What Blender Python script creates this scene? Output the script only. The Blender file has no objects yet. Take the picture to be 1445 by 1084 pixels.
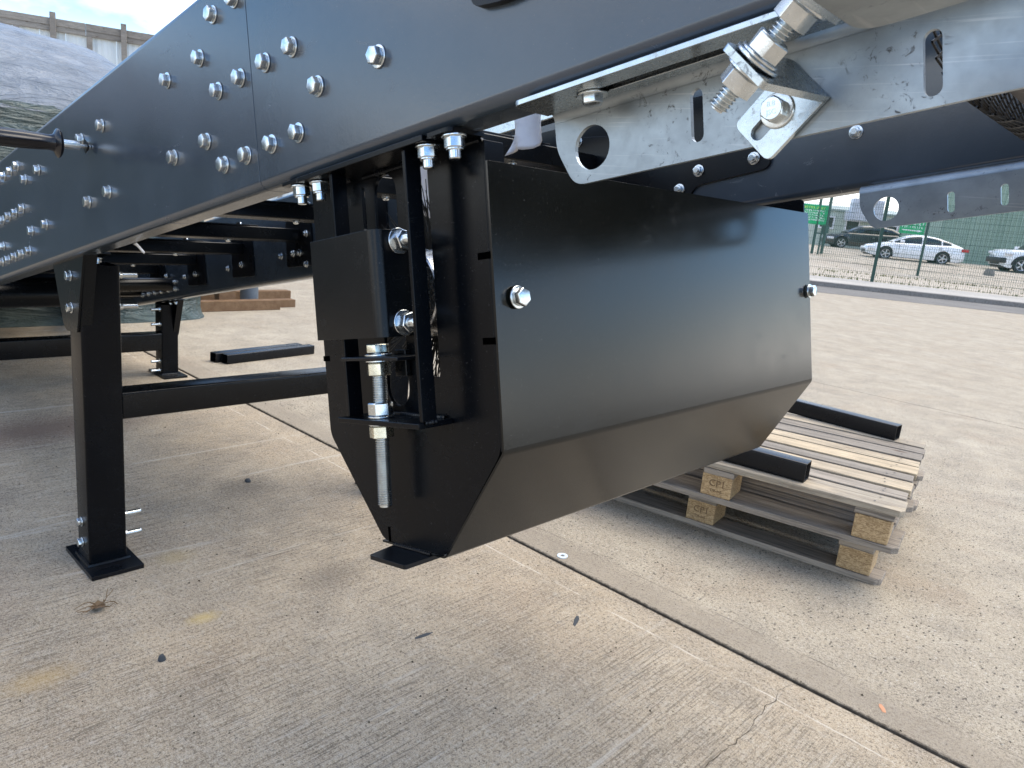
import bpy, bmesh, math, random
from mathutils import Vector, Matrix, noise
from mathutils.geometry import tessellate_polygon
random.seed(7)
R = math.radians
scene = bpy.context.scene
COL = scene.collection

# ------------------------------------------------------------------ camera
cam_d = bpy.data.cameras.new('camera'); cam = bpy.data.objects.new('camera', cam_d); COL.objects.link(cam)
yaw, pitch, roll = R(42.807), R(13.0655), R(5.6045)
fw = Vector((-math.sin(yaw)*math.cos(pitch), math.cos(yaw)*math.cos(pitch), -math.sin(pitch)))
ri = Vector((math.cos(yaw), math.sin(yaw), 0)); up = ri.cross(fw)
rr = ri*math.cos(roll)+up*math.sin(roll); uu = -ri*math.sin(roll)+up*math.cos(roll)
m = Matrix((rr, uu, -fw)).transposed().to_4x4(); m.translation = Vector((0, 0, 1.05))
cam.matrix_world = m
cam_d.sensor_width = 36; cam_d.sensor_fit = 'HORIZONTAL'
cam_d.lens = 1039.29/1445*36
cam_d.clip_start = .02; cam_d.clip_end = 900
cam_d.dof.use_dof = True; cam_d.dof.focus_distance = 1.15; cam_d.dof.aperture_fstop = 24
scene.camera = cam

# ------------------------------------------------------------------ sky, sun, exposure
SUN_EL, SUN_AZ = R(62), R(30)       # azimuth measured from +Y towards +X
w = bpy.data.worlds.new('World'); scene.world = w; w.use_nodes = True
nt = w.node_tree; nt.nodes.clear()
def wn(t, **k):
    n = nt.nodes.new(t)
    for a, b in k.items(): setattr(n, a, b)
    return n
out = wn('ShaderNodeOutputWorld'); bg = wn('ShaderNodeBackground'); bg.inputs['Strength'].default_value = .12
sky = wn('ShaderNodeTexSky', sky_type='NISHITA'); sky.sun_disc = False
sky.sun_elevation = SUN_EL; sky.sun_rotation = SUN_AZ; sky.air_density = 1.0; sky.dust_density = .6; sky.ozone_density = 1.3
tc = wn('ShaderNodeTexCoord'); sep = wn('ShaderNodeSeparateXYZ'); nt.links.new(tc.outputs['Generated'], sep.inputs[0])
mp = wn('ShaderNodeMapping'); mp.inputs['Scale'].default_value = (1, 1, 2.4); nt.links.new(tc.outputs['Generated'], mp.inputs[0])
mp.inputs['Location'].default_value = (.35, .1, .2)
ns = wn('ShaderNodeTexNoise'); ns.inputs['Scale'].default_value = 2.1; ns.inputs['Detail'].default_value = 9; ns.inputs['Roughness'].default_value = .56
nt.links.new(mp.outputs[0], ns.inputs['Vector'])
cr = wn('ShaderNodeValToRGB'); cr.color_ramp.elements[0].position = .49; cr.color_ramp.elements[1].position = .62
nt.links.new(ns.outputs['Fac'], cr.inputs[0])
ns2 = wn('ShaderNodeTexNoise'); ns2.inputs['Scale'].default_value = 3.2; ns2.inputs['Detail'].default_value = 6
nt.links.new(mp.outputs[0], ns2.inputs['Vector'])
cc = wn('ShaderNodeValToRGB'); cc.color_ramp.elements[0].position = .3; cc.color_ramp.elements[1].position = .7
cc.color_ramp.elements[0].color = (4.4, 4.4, 4.3, 1); cc.color_ramp.elements[1].color = (9.6, 9.3, 8.8, 1)
nt.links.new(ns2.outputs['Fac'], cc.inputs[0])
mx = wn('ShaderNodeMixRGB'); hz = wn('ShaderNodeMapRange'); hz.inputs[1].default_value = .03; hz.inputs[2].default_value = .18; hz.inputs[3].default_value = 1.0; hz.inputs[4].default_value = 0; nt.links.new(sep.outputs[2], hz.inputs[0])
mxm = wn('ShaderNodeMath', operation='MAXIMUM'); nt.links.new(cr.outputs[0], mxm.inputs[0]); nt.links.new(hz.outputs[0], mxm.inputs[1]); nt.links.new(mxm.outputs[0], mx.inputs[0]); tint = wn('ShaderNodeMixRGB', blend_type='MULTIPLY'); tint.inputs[0].default_value = 1; tint.inputs[2].default_value = (.62, .84, 1.0, 1); nt.links.new(sky.outputs[0], tint.inputs[1]); nt.links.new(tint.outputs[0], mx.inputs[1]); nt.links.new(cc.outputs[0], mx.inputs[2])
nt.links.new(mx.outputs[0], bg.inputs[0]); nt.links.new(bg.outputs[0], out.inputs[0])
sd = bpy.data.lights.new('sun', 'SUN'); sd.energy = 1.4; sd.angle = R(50); sd.color = (1, .87, .68)
sun = bpy.data.objects.new('sun', sd); COL.objects.link(sun)
sdir = Vector((math.sin(SUN_AZ)*math.cos(SUN_EL), math.cos(SUN_AZ)*math.cos(SUN_EL), math.sin(SUN_EL)))
sun.rotation_euler = (-sdir).to_track_quat('-Z', 'Y').to_euler()
vs = scene.view_settings; vs.view_transform = 'Standard'; vs.look = 'None'; vs.exposure = 1.60; vs.gamma = 1; vs.use_curve_mapping = False

# ------------------------------------------------------------------ node helper
class NT:
    def __init__(s, name):
        s.m = bpy.data.materials.new(name); s.m.use_nodes = True; s.t = s.m.node_tree
        s.b = s.t.nodes['Principled BSDF']
    def n(s, t, ins=None, **k):
        x = s.t.nodes.new(t)
        for a, b in k.items(): setattr(x, a, b)
        for a, b in (ins or {}).items():
            if isinstance(b, bpy.types.NodeSocket): s.t.links.new(b, x.inputs[a])
            else: x.inputs[a].default_value = b
        return x
    def set(s, **k):
        for a, b in k.items():
            a = a.replace('_', ' ')
            if isinstance(b, bpy.types.NodeSocket): s.t.links.new(b, s.b.inputs[a])
            else: s.b.inputs[a].default_value = b
    def pos(s): return s.n('ShaderNodeNewGeometry').outputs['Position']
    def obj(s): return s.n('ShaderNodeTexCoord').outputs['Object']
    def map(s, v, scale=(1,1,1), loc=(0,0,0), rot=(0,0,0)):
        return s.n('ShaderNodeMapping', {'Vector': v, 'Scale': scale, 'Location': loc, 'Rotation': rot}).outputs[0]
    def noise(s, v, scale, detail=4, rough=.55, dist=0):
        return s.n('ShaderNodeTexNoise', {'Vector': v, 'Scale': scale, 'Detail': detail, 'Roughness': rough, 'Distortion': dist}).outputs['Fac']
    def ramp(s, v, stops):
        x = s.n('ShaderNodeValToRGB', {0: v}); e = x.color_ramp.elements
        while len(e) < len(stops): e.new(.5)
        for i, (p, c) in enumerate(stops):
            e[i].position = p; e[i].color = c if isinstance(c, tuple) and len(c) == 4 else ((*c, 1) if isinstance(c, tuple) else (c, c, c, 1))
        return x.outputs[0]
    def mix(s, f, a, b, mode='MIX'):
        def c(v): return (*v, 1) if isinstance(v, tuple) and len(v) == 3 else v
        return s.n('ShaderNodeMixRGB', {0: f, 1: c(a), 2: c(b)}, blend_type=mode).outputs[0]
    def math(s, op, a, b=0, clamp=False):
        return s.n('ShaderNodeMath', {0: a, 1: b}, operation=op, use_clamp=clamp).outputs[0]
    def bump(s, h, strength=.3, dist=.01, normal=None):
        i = {'Height': h, 'Strength': strength, 'Distance': dist}
        if normal is not None: i['Normal'] = normal
        return s.n('ShaderNodeBump', i).outputs[0]
MAT = {}
def paint(name, col, rough=.32, peel=.05, spec=.5, dust=.0):
    t = NT(name); p = t.pos()
    n1 = t.noise(p, 260, 2); n2 = t.noise(p, 7, 6, .6); n3 = t.noise(p, 1400, 2)
    c2 = tuple(min(1, x*1.35+.0012+dust) for x in col)
    sm = t.math('MULTIPLY', t.ramp(t.noise(t.map(p, (1, 1, 2.2), (2, 5, 1)), 16, 7, .72, .8), [(.56, 0), (.74, 1)]), t.ramp(t.noise(p, 4, 3), [(.45, 0), (.6, 1)]))
    spk = t.ramp(t.noise(p, 420, 2), [(.70, 0), (.76, 1)])
    dustc = tuple(x*1.0+.018 for x in col)
    t.set(Base_Color=t.mix(t.math('MULTIPLY', spk, .6), t.mix(t.math('MULTIPLY', sm, .35), t.mix(t.ramp(n2, [(.42, 0), (.75, .75)]), col, c2), dustc), (.10, .095, .09)),
          Roughness=t.math('ADD', t.math('MULTIPLY', t.ramp(n2, [(.35, 0), (.7, 1)]), .05), t.math('ADD', t.math('MULTIPLY', sm, .10), rough-.02)),
          Specular_IOR_Level=spec, Normal=t.bump(t.math('ADD', n1, t.math('MULTIPLY', n3, .25)), peel, .002))
    MAT[name] = t.m
paint('beam_paint', (.034, .047, .063), .22, .05, .85)
paint('black_paint', (.003, .004, .006), .28, .03, .28)
paint('panel_paint', (.0036, .0042, .0038), .17, .02, .34)
paint('dark_paint', (.0012, .0020, .0034), .26, .03, .17)
paint('tube_paint', (.0022, .003, .004), .26, .03, .28)
def metal(name, col, rough, spots=0, var=.12, scale=30, coat=0):
    t = NT(name); p = t.pos(); n = t.noise(p, scale, 6, .62); n2 = t.noise(p, scale*7, 4)
    c = t.mix(t.ramp(n, [(.3, 0), (.7, 1)]), tuple(x*(1-var) for x in col), tuple(min(1, x*(1+var)) for x in col))
    ro = t.math('ADD', t.math('MULTIPLY', n2, .18), rough-.09)
    if spots:
        s1 = t.ramp(t.noise(p, 90, 8, .72, 1.2), [(.575, 0), (.64, 1)]); s2 = t.ramp(t.noise(p, 14, 3), [(.48, 0), (.60, 1)])
        s = t.math('MULTIPLY', s1, s2); c = t.mix(t.math('MULTIPLY', s, spots), c, (.06, .05, .045))
        ro = t.math('ADD', ro, t.math('MULTIPLY', s, .3))
        sc = t.noise(t.map(p, (8, 8, 400)), 1, 2); c = t.mix(t.ramp(sc, [(.62, 0), (.72, .25)]), c, (.75, .75, .76))
    t.set(Base_Color=c, Metallic=1.0, Roughness=ro, Normal=t.bump(n2, .06, .001))
    MAT[name] = t.m
metal('zinc', (.66, .70, .72), .24, 0, .12, 60)
metal('zinc_reflection', (.70, .68, .56), .26, 0, .15, 60)  # yellow reflection on the rod nuts, put into the metal colour
metal('galv', (.30, .34, .37), .42, .65, .20, 16)
metal('galv_edge', (.50, .55, .58), .26, .25, .14, 30)
metal('shaft_steel', (.75, .76, .78), .25, 0, .1, 30)
def plain(name, col, rough=.5, metallic=0, spec=.5, **k):
    t = NT(name); n = t.noise(t.pos(), 14, 5)
    t.set(Base_Color=t.mix(t.ramp(n, [(.3, 0), (.7, 1)]), tuple(x*.86 for x in col), tuple(min(1, x*1.12) for x in col)), Roughness=rough, Metallic=metallic, Specular_IOR_Level=spec)
    for a, b in k.items(): t.set(**{a: b})
    MAT[name] = t.m
plain('rubber', (.012, .012, .012), .6)
plain('slit_black', (.0006, .0006, .0006), .9, 0, 0)
plain('grip', (.004, .004, .007), .22, 0, .5)
plain('belt', (.010, .010, .010), .75)
plain('bristle', (.006, .006, .006), .45)
plain('plastic_film', (.82, .82, .84), .3, 0, .5)
plain('green_post', (.006, .055, .042), .4)
plain('sign_green', (.0, .36, .12), .4)
plain('sign_white', (.85, .87, .86), .4)
plain('sign_yellow', (.6, .75, .1), .4)
plain('white_car', (.80, .82, .84), .2, 0, .6, Coat_Weight=.6)
plain('black_car', (.018, .021, .026), .2, 0, .6, Coat_Weight=.6)
plain('car_glass', (.010, .014, .016), .06, 0, .7)
plain('car_trim', (.015, .015, .016), .5)
plain('alloy', (.50, .51, .53), .3, .8)
plain('lamp_red', (.45, .02, .02), .2)
plain('lamp_clear', (.75, .77, .80), .12)
plain('lamp_amber', (.7, .2, .02), .2)
plain('window_dark', (.05, .055, .05), .15)
plain('window_white', (.78, .80, .84), .4)
plain('orange_mark', (.50, .24, .13), .8)
plain('grey_pipe', (.10, .12, .14), .45)
plain('roller_grey', (.22, .20, .19), .5)
plain('twig', (.16, .10, .05), .8)
plain('stone_dark', (.04, .045, .05), .8)
plain('white_washer', (.72, .80, .84), .35, .3)

def concrete(name, side):
    t = NT(name); p = t.pos(); sp = t.n('ShaderNodeSeparateXYZ', {0: p}); X, Y = sp.outputs[0], sp.outputs[1]
    fine = t.noise(p, 330, 5, .75); mid = t.noise(p, 38, 6, .7); big = t.noise(p, 1.7, 5, .6); bigb = t.noise(t.map(p, (1,1,1), (4, 9, 2)), 5.5, 5, .65)
    base = t.mix(t.ramp(big, [(.32, 0), (.68, 1)]), (.385, .300, .200), (.470, .385, .275)) if side == 0 else t.mix(t.ramp(big, [(.32, 0), (.68, 1)]), (.370, .310, .225), (.450, .390, .295))
    base = t.mix(t.ramp(bigb, [(.36, .45), (.60, 0)]), base, (.17, .145, .115))
    base = t.mix(t.ramp(t.noise(t.map(p, (1,1,1), (1, 3, 7)), 2.6, 4), [(.55, 0), (.74, .45)]), base, (.33, .245, .165))
    base = t.mix(t.ramp(mid, [(.50, 0), (.72, .55)]), base, (.42, .38, .32))
    base = t.mix(t.ramp(mid, [(.28, .45), (.46, 0)]), base, (.12, .10, .08))
    base = t.mix(t.ramp(fine, [(.54, 0), (.64, .75)]), base, (.60, .54, .46))
    base = t.mix(t.ramp(fine, [(.37, .85), (.48, 0)]), base, (.085, .07, .055))
    gr = t.noise(p, 120, 5, .8)
    base = t.mix(t.ramp(gr, [(.54, 0), (.62, .55)]), base, (.50, .45, .37))
    base = t.mix(t.ramp(gr, [(.39, .8), (.47, 0)]), base, (.10, .08, .06))
    pv = t.n('ShaderNodeTexVoronoi', {'Vector': t.map(p, (1.6, .6, 1)), 'Scale': 75}).outputs['Distance']
    pk = t.math('MULTIPLY', t.ramp(pv, [(.06, 1), (.13, 0)]), t.ramp(t.noise(p, 12, 4), [(.45, 0), (.6, 1)]))
    base = t.mix(t.math('MULTIPLY', pk, .8), base, (.05, .042, .035))
    h = t.math('ADD', t.math('ADD', t.math('MULTIPLY', fine, .5), mid), t.math('MULTIPLY', gr, .9))
    if side == 0:
        br = t.noise(t.map(p, (230, 9, 1)), 1, 5, .7, .5)
        brs = t.ramp(t.noise(p, 2.3, 3), [(.38, .35), (.62, 1)])
        # smooth trowelled margin beside the joint
        mg = t.math('SUBTRACT', 1.0, t.ramp(Y, [(.0, 0), (1, 0)])) if False else t.n('ShaderNodeMapRange', {0: Y, 1: 1.55, 2: 1.585, 3: 1.0, 4: .12}).outputs[0]
        bs = t.math('MULTIPLY', brs, mg)
        base = t.mix(t.math('MULTIPLY', t.ramp(br, [(.40, .62), (.49, 0)]), bs), base, (.095, .078, .06))
        base = t.mix(t.math('MULTIPLY', t.ramp(br, [(.54, 0), (.66, .4)]), bs), base, (.46, .41, .35))
        # long pale scrape streaks across the slab
        st = t.noise(t.map(p, (16, .7, 1), (0, 0, 3), (0, 0, .10)), 1, 5, .7, .6)
        base = t.mix(t.ramp(st, [(.60, 0), (.68, .6)]), base, (.48, .44, .38))
        st2 = t.noise(t.map(p, (9, .5, 1), (5, 2, 3), (0, 0, -.12)), 1, 5, .7, .5)
        base = t.mix(t.ramp(st2, [(.63, 0), (.72, .5)]), base, (.10, .09, .085))
        h = t.math('ADD', h, t.math('MULTIPLY', br, t.math('MULTIPLY', bs, 1.1)))
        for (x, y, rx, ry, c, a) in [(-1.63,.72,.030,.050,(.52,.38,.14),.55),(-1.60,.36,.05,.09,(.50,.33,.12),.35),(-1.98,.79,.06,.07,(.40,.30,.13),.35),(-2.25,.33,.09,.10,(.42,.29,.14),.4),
                                     (-1.63,1.09,.10,.14,(.10,.085,.07),.45),(-2.35,1.2,.13,.15,(.09,.08,.07),.5),(-3.35,.80,.25,.45,(.14,.09,.07),.75),(-2.1,.30,.3,.16,(.16,.11,.09),.4)]:  # the large reddish-brown patch is soft shade painted into the slab
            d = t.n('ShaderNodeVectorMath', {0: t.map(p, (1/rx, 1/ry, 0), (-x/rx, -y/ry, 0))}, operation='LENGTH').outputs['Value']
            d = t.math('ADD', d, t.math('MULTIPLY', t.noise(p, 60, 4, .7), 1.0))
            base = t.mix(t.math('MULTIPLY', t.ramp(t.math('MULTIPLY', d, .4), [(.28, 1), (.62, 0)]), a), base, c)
    else:
        vo = t.n('ShaderNodeTexVoronoi', {'Vector': t.map(p, (1, .55, 1), (0,0,0), (0,0,.6)), 'Scale': 62}).outputs['Distance']
        mg = t.n('ShaderNodeMapRange', {0: Y, 1: 1.80, 2: 1.86, 3: .0, 4: 1}).outputs[0]
        pit = t.math('MULTIPLY', t.math('MULTIPLY', t.ramp(vo, [(.10, 1), (.22, 0)]), t.ramp(t.noise(p, 9, 5, .6), [(.36, 0), (.52, 1)])), mg)
        base = t.mix(t.math('MULTIPLY', pit, .85), base, (.07, .06, .05))
        vo2 = t.n('ShaderNodeTexVoronoi', {'Vector': p, 'Scale': 34}).outputs['Distance']
        base = t.mix(t.math('MULTIPLY', t.ramp(vo2, [(.05, .8), (.10, 0)]), mg), base, (.55, .52, .46))
        h = t.math('SUBTRACT', h, t.math('MULTIPLY', pit, 1.2))
        m2 = t.n('ShaderNodeMapRange', {0: Y, 1: 1.79, 2: 1.86, 3: .5, 4: 0}).outputs[0]
        base = t.mix(m2, base, (.235, .195, .150))
    # chipped, dirty edge along the long joint and the trowel lines beside it
    jn = t.math('ADD', t.math('ABSOLUTE', t.math('SUBTRACT', Y, 1.70)), t.math('MULTIPLY', t.math('SUBTRACT', t.noise(p, 45, 5, .75), .5), .035))
    base = t.mix(t.ramp(jn, [(.006, .9), (.013, 0)]), base, (.06, .048, .036))
    jb = t.math('ABSOLUTE', t.math('SUBTRACT', t.math('ADD', Y, t.math('MULTIPLY', t.math('SUBTRACT', t.noise(p, 3, 4), .5), .03)), 1.590 if side == 0 else 1.835))
    brk = t.ramp(t.noise(p, 7, 4, .7), [(.44, 0), (.56, 1)])
    base = t.mix(t.math('MULTIPLY', t.ramp(jb, [(.0015, .7), (.004, 0)]), brk), base, (.60, .54, .46) if side == 0 else (.10, .08, .06))
    t.set(Base_Color=base, Roughness=.88, Specular_IOR_Level=.25, Normal=t.bump(h, .7, .004))
    MAT[name] = t.m
concrete('concrete_near', 0); concrete('concrete_far', 1)
def soil(name, a, b, sc=3, rough=.95):
    t = NT(name); p = t.pos()
    c = t.mix(t.ramp(t.noise(p, sc, 6, .65), [(.3, 0), (.7, 1)]), a, b)
    c = t.mix(t.ramp(t.noise(p, sc*20, 4, .7), [(.35, .5), (.5, 0)]), c, tuple(x*.45 for x in a))
    t.set(Base_Color=c, Roughness=rough, Specular_IOR_Level=.2, Normal=t.bump(t.noise(p, sc*16, 5), .5, .02)); MAT[name] = t.m
soil('joint_dirt', (.045, .035, .025), (.09, .075, .055), 30)
soil('ash_grey', (.15, .14, .13), (.21, .20, .185), 1.2)
soil('gravel_mat', (.34, .29, .23), (.48, .43, .36), .8)
soil('pave_mat', (.36, .335, .30), (.46, .43, .39), .9)
soil('kerb_mat', (.20, .19, .175), (.28, .26, .24), 3)
soil('grass_mat', (.06, .09, .02), (.14, .15, .05), 4)
soil('rust_mat', (.15, .085, .045), (.24, .15, .085), 14, .8)
def wood(name, a, b, c3, scale=1):
    t = NT(name); o = t.obj(); inf = t.n('ShaderNodeObjectInfo').outputs['Random']
    v = t.n('ShaderNodeVectorMath', {0: o, 1: t.n('ShaderNodeCombineXYZ', {0: t.math('MULTIPLY', inf, 31), 1: t.math('MULTIPLY', inf, 17), 2: 0}).outputs[0]}, operation='ADD').outputs[0]
    g = t.noise(t.map(v, (3, 95, 95)), 1, 6, .65, .9); k = t.noise(t.map(v, (4, 10, 10)), 1, 4, .6); f = t.noise(t.map(v, (12, 420, 420)), 1, 3)
    base = t.mix(t.ramp(inf, [(.25, 0), (.75, 1)]), a, b)
    base = t.mix(t.ramp(g, [(.36, .75), (.56, 0)]), base, c3)
    base = t.mix(t.ramp(k, [(.50, 0), (.72, .6)]), base, tuple(min(1, x*1.35) for x in a))
    base = t.mix(t.ramp(f, [(.30, .6), (.45, 0)]), base, tuple(x*.35 for x in c3))
    kn = t.n('ShaderNodeTexVoronoi', {'Vector': t.map(v, (3.2, 9, 9)), 'Scale': 1}).outputs['Distance']
    base = t.mix(t.ramp(kn, [(.05, .8), (.13, 0)]), base, (.07, .035, .015))
    t.set(Base_Color=base, Roughness=.82, Specular_IOR_Level=.25, Normal=t.bump(t.math('ADD', g, f), .5, .0015)); MAT[name] = t.m
wood('wood_new', (.50, .40, .27), (.37, .32, .25), (.17, .135, .10))
wood('wood_old', (.26, .225, .185), (.34, .29, .235), (.10, .085, .07))
wood('wood_fence', (.25, .225, .195), (.32, .295, .26), (.13, .115, .10))
def chip():
    t = NT('chipboard'); o = t.obj()
    vo = t.n('ShaderNodeTexVoronoi', {'Vector': t.map(o, (1, 1, 2.2)), 'Scale': 150}).outputs['Color']
    c = t.mix(t.n('ShaderNodeSeparateColor', {0: vo}).outputs[0], (.27, .175, .085), (.52, .37, .20))
    c = t.mix(t.ramp(t.noise(o, 300, 3), [(.3, .5), (.45, 0)]), c, (.14, .08, .04))
    t.set(Base_Color=c, Roughness=.85, Normal=t.bump(t.noise(o, 220, 4), .5, .002)); MAT['chipboard'] = t.m
chip()
def tarp(name, a, b, rough):
    t = NT(name); p = t.pos()
    n = t.noise(p, 5, 8, .68, 1.5); n2 = t.math('MULTIPLY', t.math('ABSOLUTE', t.math('SUBTRACT', t.noise(t.map(p, (1, .30, 1.9), (0,0,0), (.25, .1, 0)), 5, 5, .6, 1.2), .5)), 3.2)
    c = t.mix(t.ramp(n, [(.3, 0), (.7, 1)]), a, b)
    t.set(Base_Color=c, Roughness=rough, Specular_IOR_Level=.5, Normal=t.bump(t.math('ADD', n2, t.math('MULTIPLY', n, .5)), .7, .08)); MAT[name] = t.m
tarp('tarp_silver', (.12, .14, .165), (.22, .245, .28), .34)
tarp('tarp_green', (.030, .048, .045), (.085, .115, .110), .36)
def cladding(name, a, b):
    t = NT(name); p = t.pos(); sp = t.n('ShaderNodeSeparateXYZ', {0: p})
    n = t.noise(t.map(p, (1, 1, .15)), 1.4, 5)
    t.set(Base_Color=t.mix(t.ramp(n, [(.3, 0), (.75, 1)]), a, b), Roughness=.5); MAT[name] = t.m
cladding('clad_green', (.22, .31, .245), (.27, .36, .29)); cladding('clad_pale', (.46, .53, .46), (.52, .58, .52)); cladding('clad_white', (.60, .64, .72), (.70, .73, .80))
cladding('clad_roof', (.30, .36, .33), (.36, .42, .38)); cladding('sheet_white', (.58, .62, .62), (.78, .82, .82))

# ------------------------------------------------------------------ object helpers
WL = {}
def tag(o, label=None, cat=None, group=None, kind=None):
    if label: o['label'] = label
    if cat: o['category'] = cat
    if group: o['group'] = group
    if kind: o['kind'] = kind
    return o
def empty(name, loc, label=None, cat=None, group=None, rz=0):
    o = bpy.data.objects.new(name, None); COL.objects.link(o); o.location = loc; o.rotation_euler = (0, 0, rz); o.empty_display_size = .1
    WL[o.name] = Matrix.Translation(Vector(loc)) @ Matrix.Rotation(rz, 4, 'Z')
    return tag(o, label, cat, group)
def wl(o): return WL.get(o.name, Matrix.Identity(4)) if o is not None else Matrix.Identity(4)
def finish(me, mat, smooth, mats=None):
    me.validate(); me.update()
    for x in (mats or [mat]): me.materials.append(MAT[x])
    if smooth:
        for p in me.polygons: p.use_smooth = True
        me.set_sharp_from_angle(angle=R(smooth if smooth is not True else 32))
def W(name, vf, mat, parent=None, bevel=0, smooth=True, mats=None, mi=None):
    """mesh given in world coordinates, re-centred on its own middle"""
    vs_, fs = vf; vs_ = [Vector(v) for v in vs_]
    lo = Vector([min(v[i] for v in vs_) for i in range(3)]); hi = Vector([max(v[i] for v in vs_) for i in range(3)]); c = (lo+hi)/2
    me = bpy.data.meshes.new(name); me.from_pydata([v-c for v in vs_], [], fs)
    bm = bmesh.new(); bm.from_mesh(me); bmesh.ops.recalc_face_normals(bm, faces=bm.faces); bm.to_mesh(me); bm.free()
    if mi is not None:
        for p, k in zip(me.polygons, mi): p.material_index = k
    finish(me, mat, smooth, mats)
    o = bpy.data.objects.new(name, me); COL.objects.link(o)
    M_ = Matrix.Translation(c); WL[o.name] = M_
    o.parent = parent; o.matrix_local = wl(parent).inverted() @ M_
    if bevel:
        b = o.modifiers.new('bevel', 'BEVEL'); b.width = bevel; b.segments = 2; b.limit_method = 'ANGLE'; b.angle_limit = R(40); b.harden_normals = False
        if smooth: wm = o.modifiers.new('weighted', 'WEIGHTED_NORMAL'); wm.keep_sharp = True; wm.mode = 'FACE_AREA'; wm.weight = 100
    return o
def L(name, me, mat4, parent=None):
    """instance of a shared mesh at a world matrix"""
    o = bpy.data.objects.new(name, me); COL.objects.link(o); WL[o.name] = mat4
    o.parent = parent; o.matrix_local = wl(parent).inverted() @ mat4
    return o
def mesh(name, vf, mat, smooth=True, bevel=0, mats=None, mi=None):
    me = bpy.data.meshes.new(name); me.from_pydata([Vector(v) for v in vf[0]], [], vf[1])
    bm = bmesh.new(); bm.from_mesh(me); bmesh.ops.recalc_face_normals(bm, faces=bm.faces)
    if bevel:
        es = [e for e in bm.edges if len(e.link_faces) == 2 and e.calc_face_angle(0) > R(40)]
        bmesh.ops.bevel(bm, geom=es, offset=bevel, segments=2, affect='EDGES', profile=.5)
    bm.to_mesh(me); bm.free()
    if mi is not None:
        for p, k in zip(me.polygons, mi): p.material_index = k
    finish(me, mat, smooth, mats); return me
def join(*parts):
    V, F = [], []
    for v, f in parts:
        n = len(V); V += list(v); F += [tuple(i+n for i in q) for q in f]
    return V, F
def box(x0, x1, y0, y1, z0, z1):
    v = [(x, y, z) for z in (z0, z1) for y in (y0, y1) for x in (x0, x1)]
    return [Vector(q) for q in v], [(0,2,3,1), (4,5,7,6), (0,1,5,4), (2,6,7,3), (0,4,6,2), (1,3,7,5)]
def tr(vf, M_): return [M_ @ Vector(v) for v in vf[0]], vf[1]
def prism(loops, U, V_, Wd, o=(0,0,0), t=.005):
    """plate with holes: loops of 2D points in frame (U,V) at o, thickness t along Wd"""
    o = Vector(o); U = Vector(U); V_ = Vector(V_); Wd = Vector(Wd)
    flat = [Vector((p[0], p[1], 0)) for l in loops for p in l]
    tris = tessellate_polygon([[Vector((p[0], p[1], 0)) for p in l] for l in loops])
    n = len(flat); V = [o+U*p.x+V_*p.y for p in flat]; V += [v+Wd*t for v in V]
    F = [tuple(q) for q in tris] + [tuple(i+n for i in reversed(q)) for q in tris]
    k = 0
    for l in loops:
        m_ = len(l)
        for i in range(m_):
            j = (i+1) % m_; F.append((k+i, k+j, k+j+n, k+i+n))
        k += m_
    return V, F
def slot(cx, cy, w_, h_, ang=0, n=8):
    """rounded slot outline, w_ wide, h_ long (along local y)"""
    r = w_/2; pts = []
    for s, a0 in ((1, 0), (-1, math.pi)):
        for i in range(n+1):
            a = a0+math.pi*i/n; pts.append((r*math.cos(a), s*max(0, h_/2-r)+r*math.sin(a)))
    c, s_ = math.cos(ang), math.sin(ang)
    return [(cx+x*c-y*s_, cy+x*s_+y*c) for x, y in pts]
def rpoly(pts, r, n=4):
    """polygon with rounded corners"""
    out_ = []
    m_ = len(pts)
    for i in range(m_):
        p0, p1, p2 = Vector(pts[i-1]), Vector(pts[i]), Vector(pts[(i+1) % m_])
        ri_ = r[i] if isinstance(r, (list, tuple)) else r
        if ri_ <= 0: out_.append(tuple(p1)); continue
        a = p1+(p0-p1).normalized()*min(ri_, (p0-p1).length*.45); b = p1+(p2-p1).normalized()*min(ri_, (p2-p1).length*.45)
        for k in range(n+1):
            u = k/n; q = a*(1-u)**2+p1*2*u*(1-u)+b*u*u; out_.append(tuple(q))
    return out_
def sheet(path, t, closed=False):
    """offset an open 2D polyline to a strip of thickness t -> polygon"""
    n = len(path); L_ = []; 
    for i, p in enumerate(path):
        p = Vector(p); d0 = (p-Vector(path[i-1])).normalized() if i else None; d1 = (Vector(path[i+1])-p).normalized() if i < n-1 else None
        if d0 is None: d0 = d1
        if d1 is None: d1 = d0
        n0 = Vector((-d0.y, d0.x)); n1 = Vector((-d1.y, d1.x)); b = (n0+n1).normalized(); k = t/max(.3, b.dot(n0))
        L_.append(tuple(p+b*k))
    return [tuple(p) for p in path]+L_[::-1]
def bend(pts, r, n=6):
    out_ = [tuple(pts[0])]
    for i in range(1, len(pts)-1):
        p0, p1, p2 = Vector(pts[i-1]), Vector(pts[i]), Vector(pts[i+1])
        d0 = (p0-p1).normalized(); d1 = (p2-p1).normalized(); ang = d0.angle(d1); k = r/math.tan(ang/2)
        a = p1+d0*k; b = p1+d1*k
        c = p1+(d0+d1).normalized()*(r/math.sin(ang/2)); va = a-c; tot = math.pi-ang
        sgn = 1 if (va.x*(b-c).y-va.y*(b-c).x) > 0 else -1
        for j in range(n+1):
            th = sgn*tot*j/n; out_.append((c.x+va.x*math.cos(th)-va.y*math.sin(th), c.y+va.x*math.sin(th)+va.y*math.cos(th)))
    out_.append(tuple(pts[-1])); return out_
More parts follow.
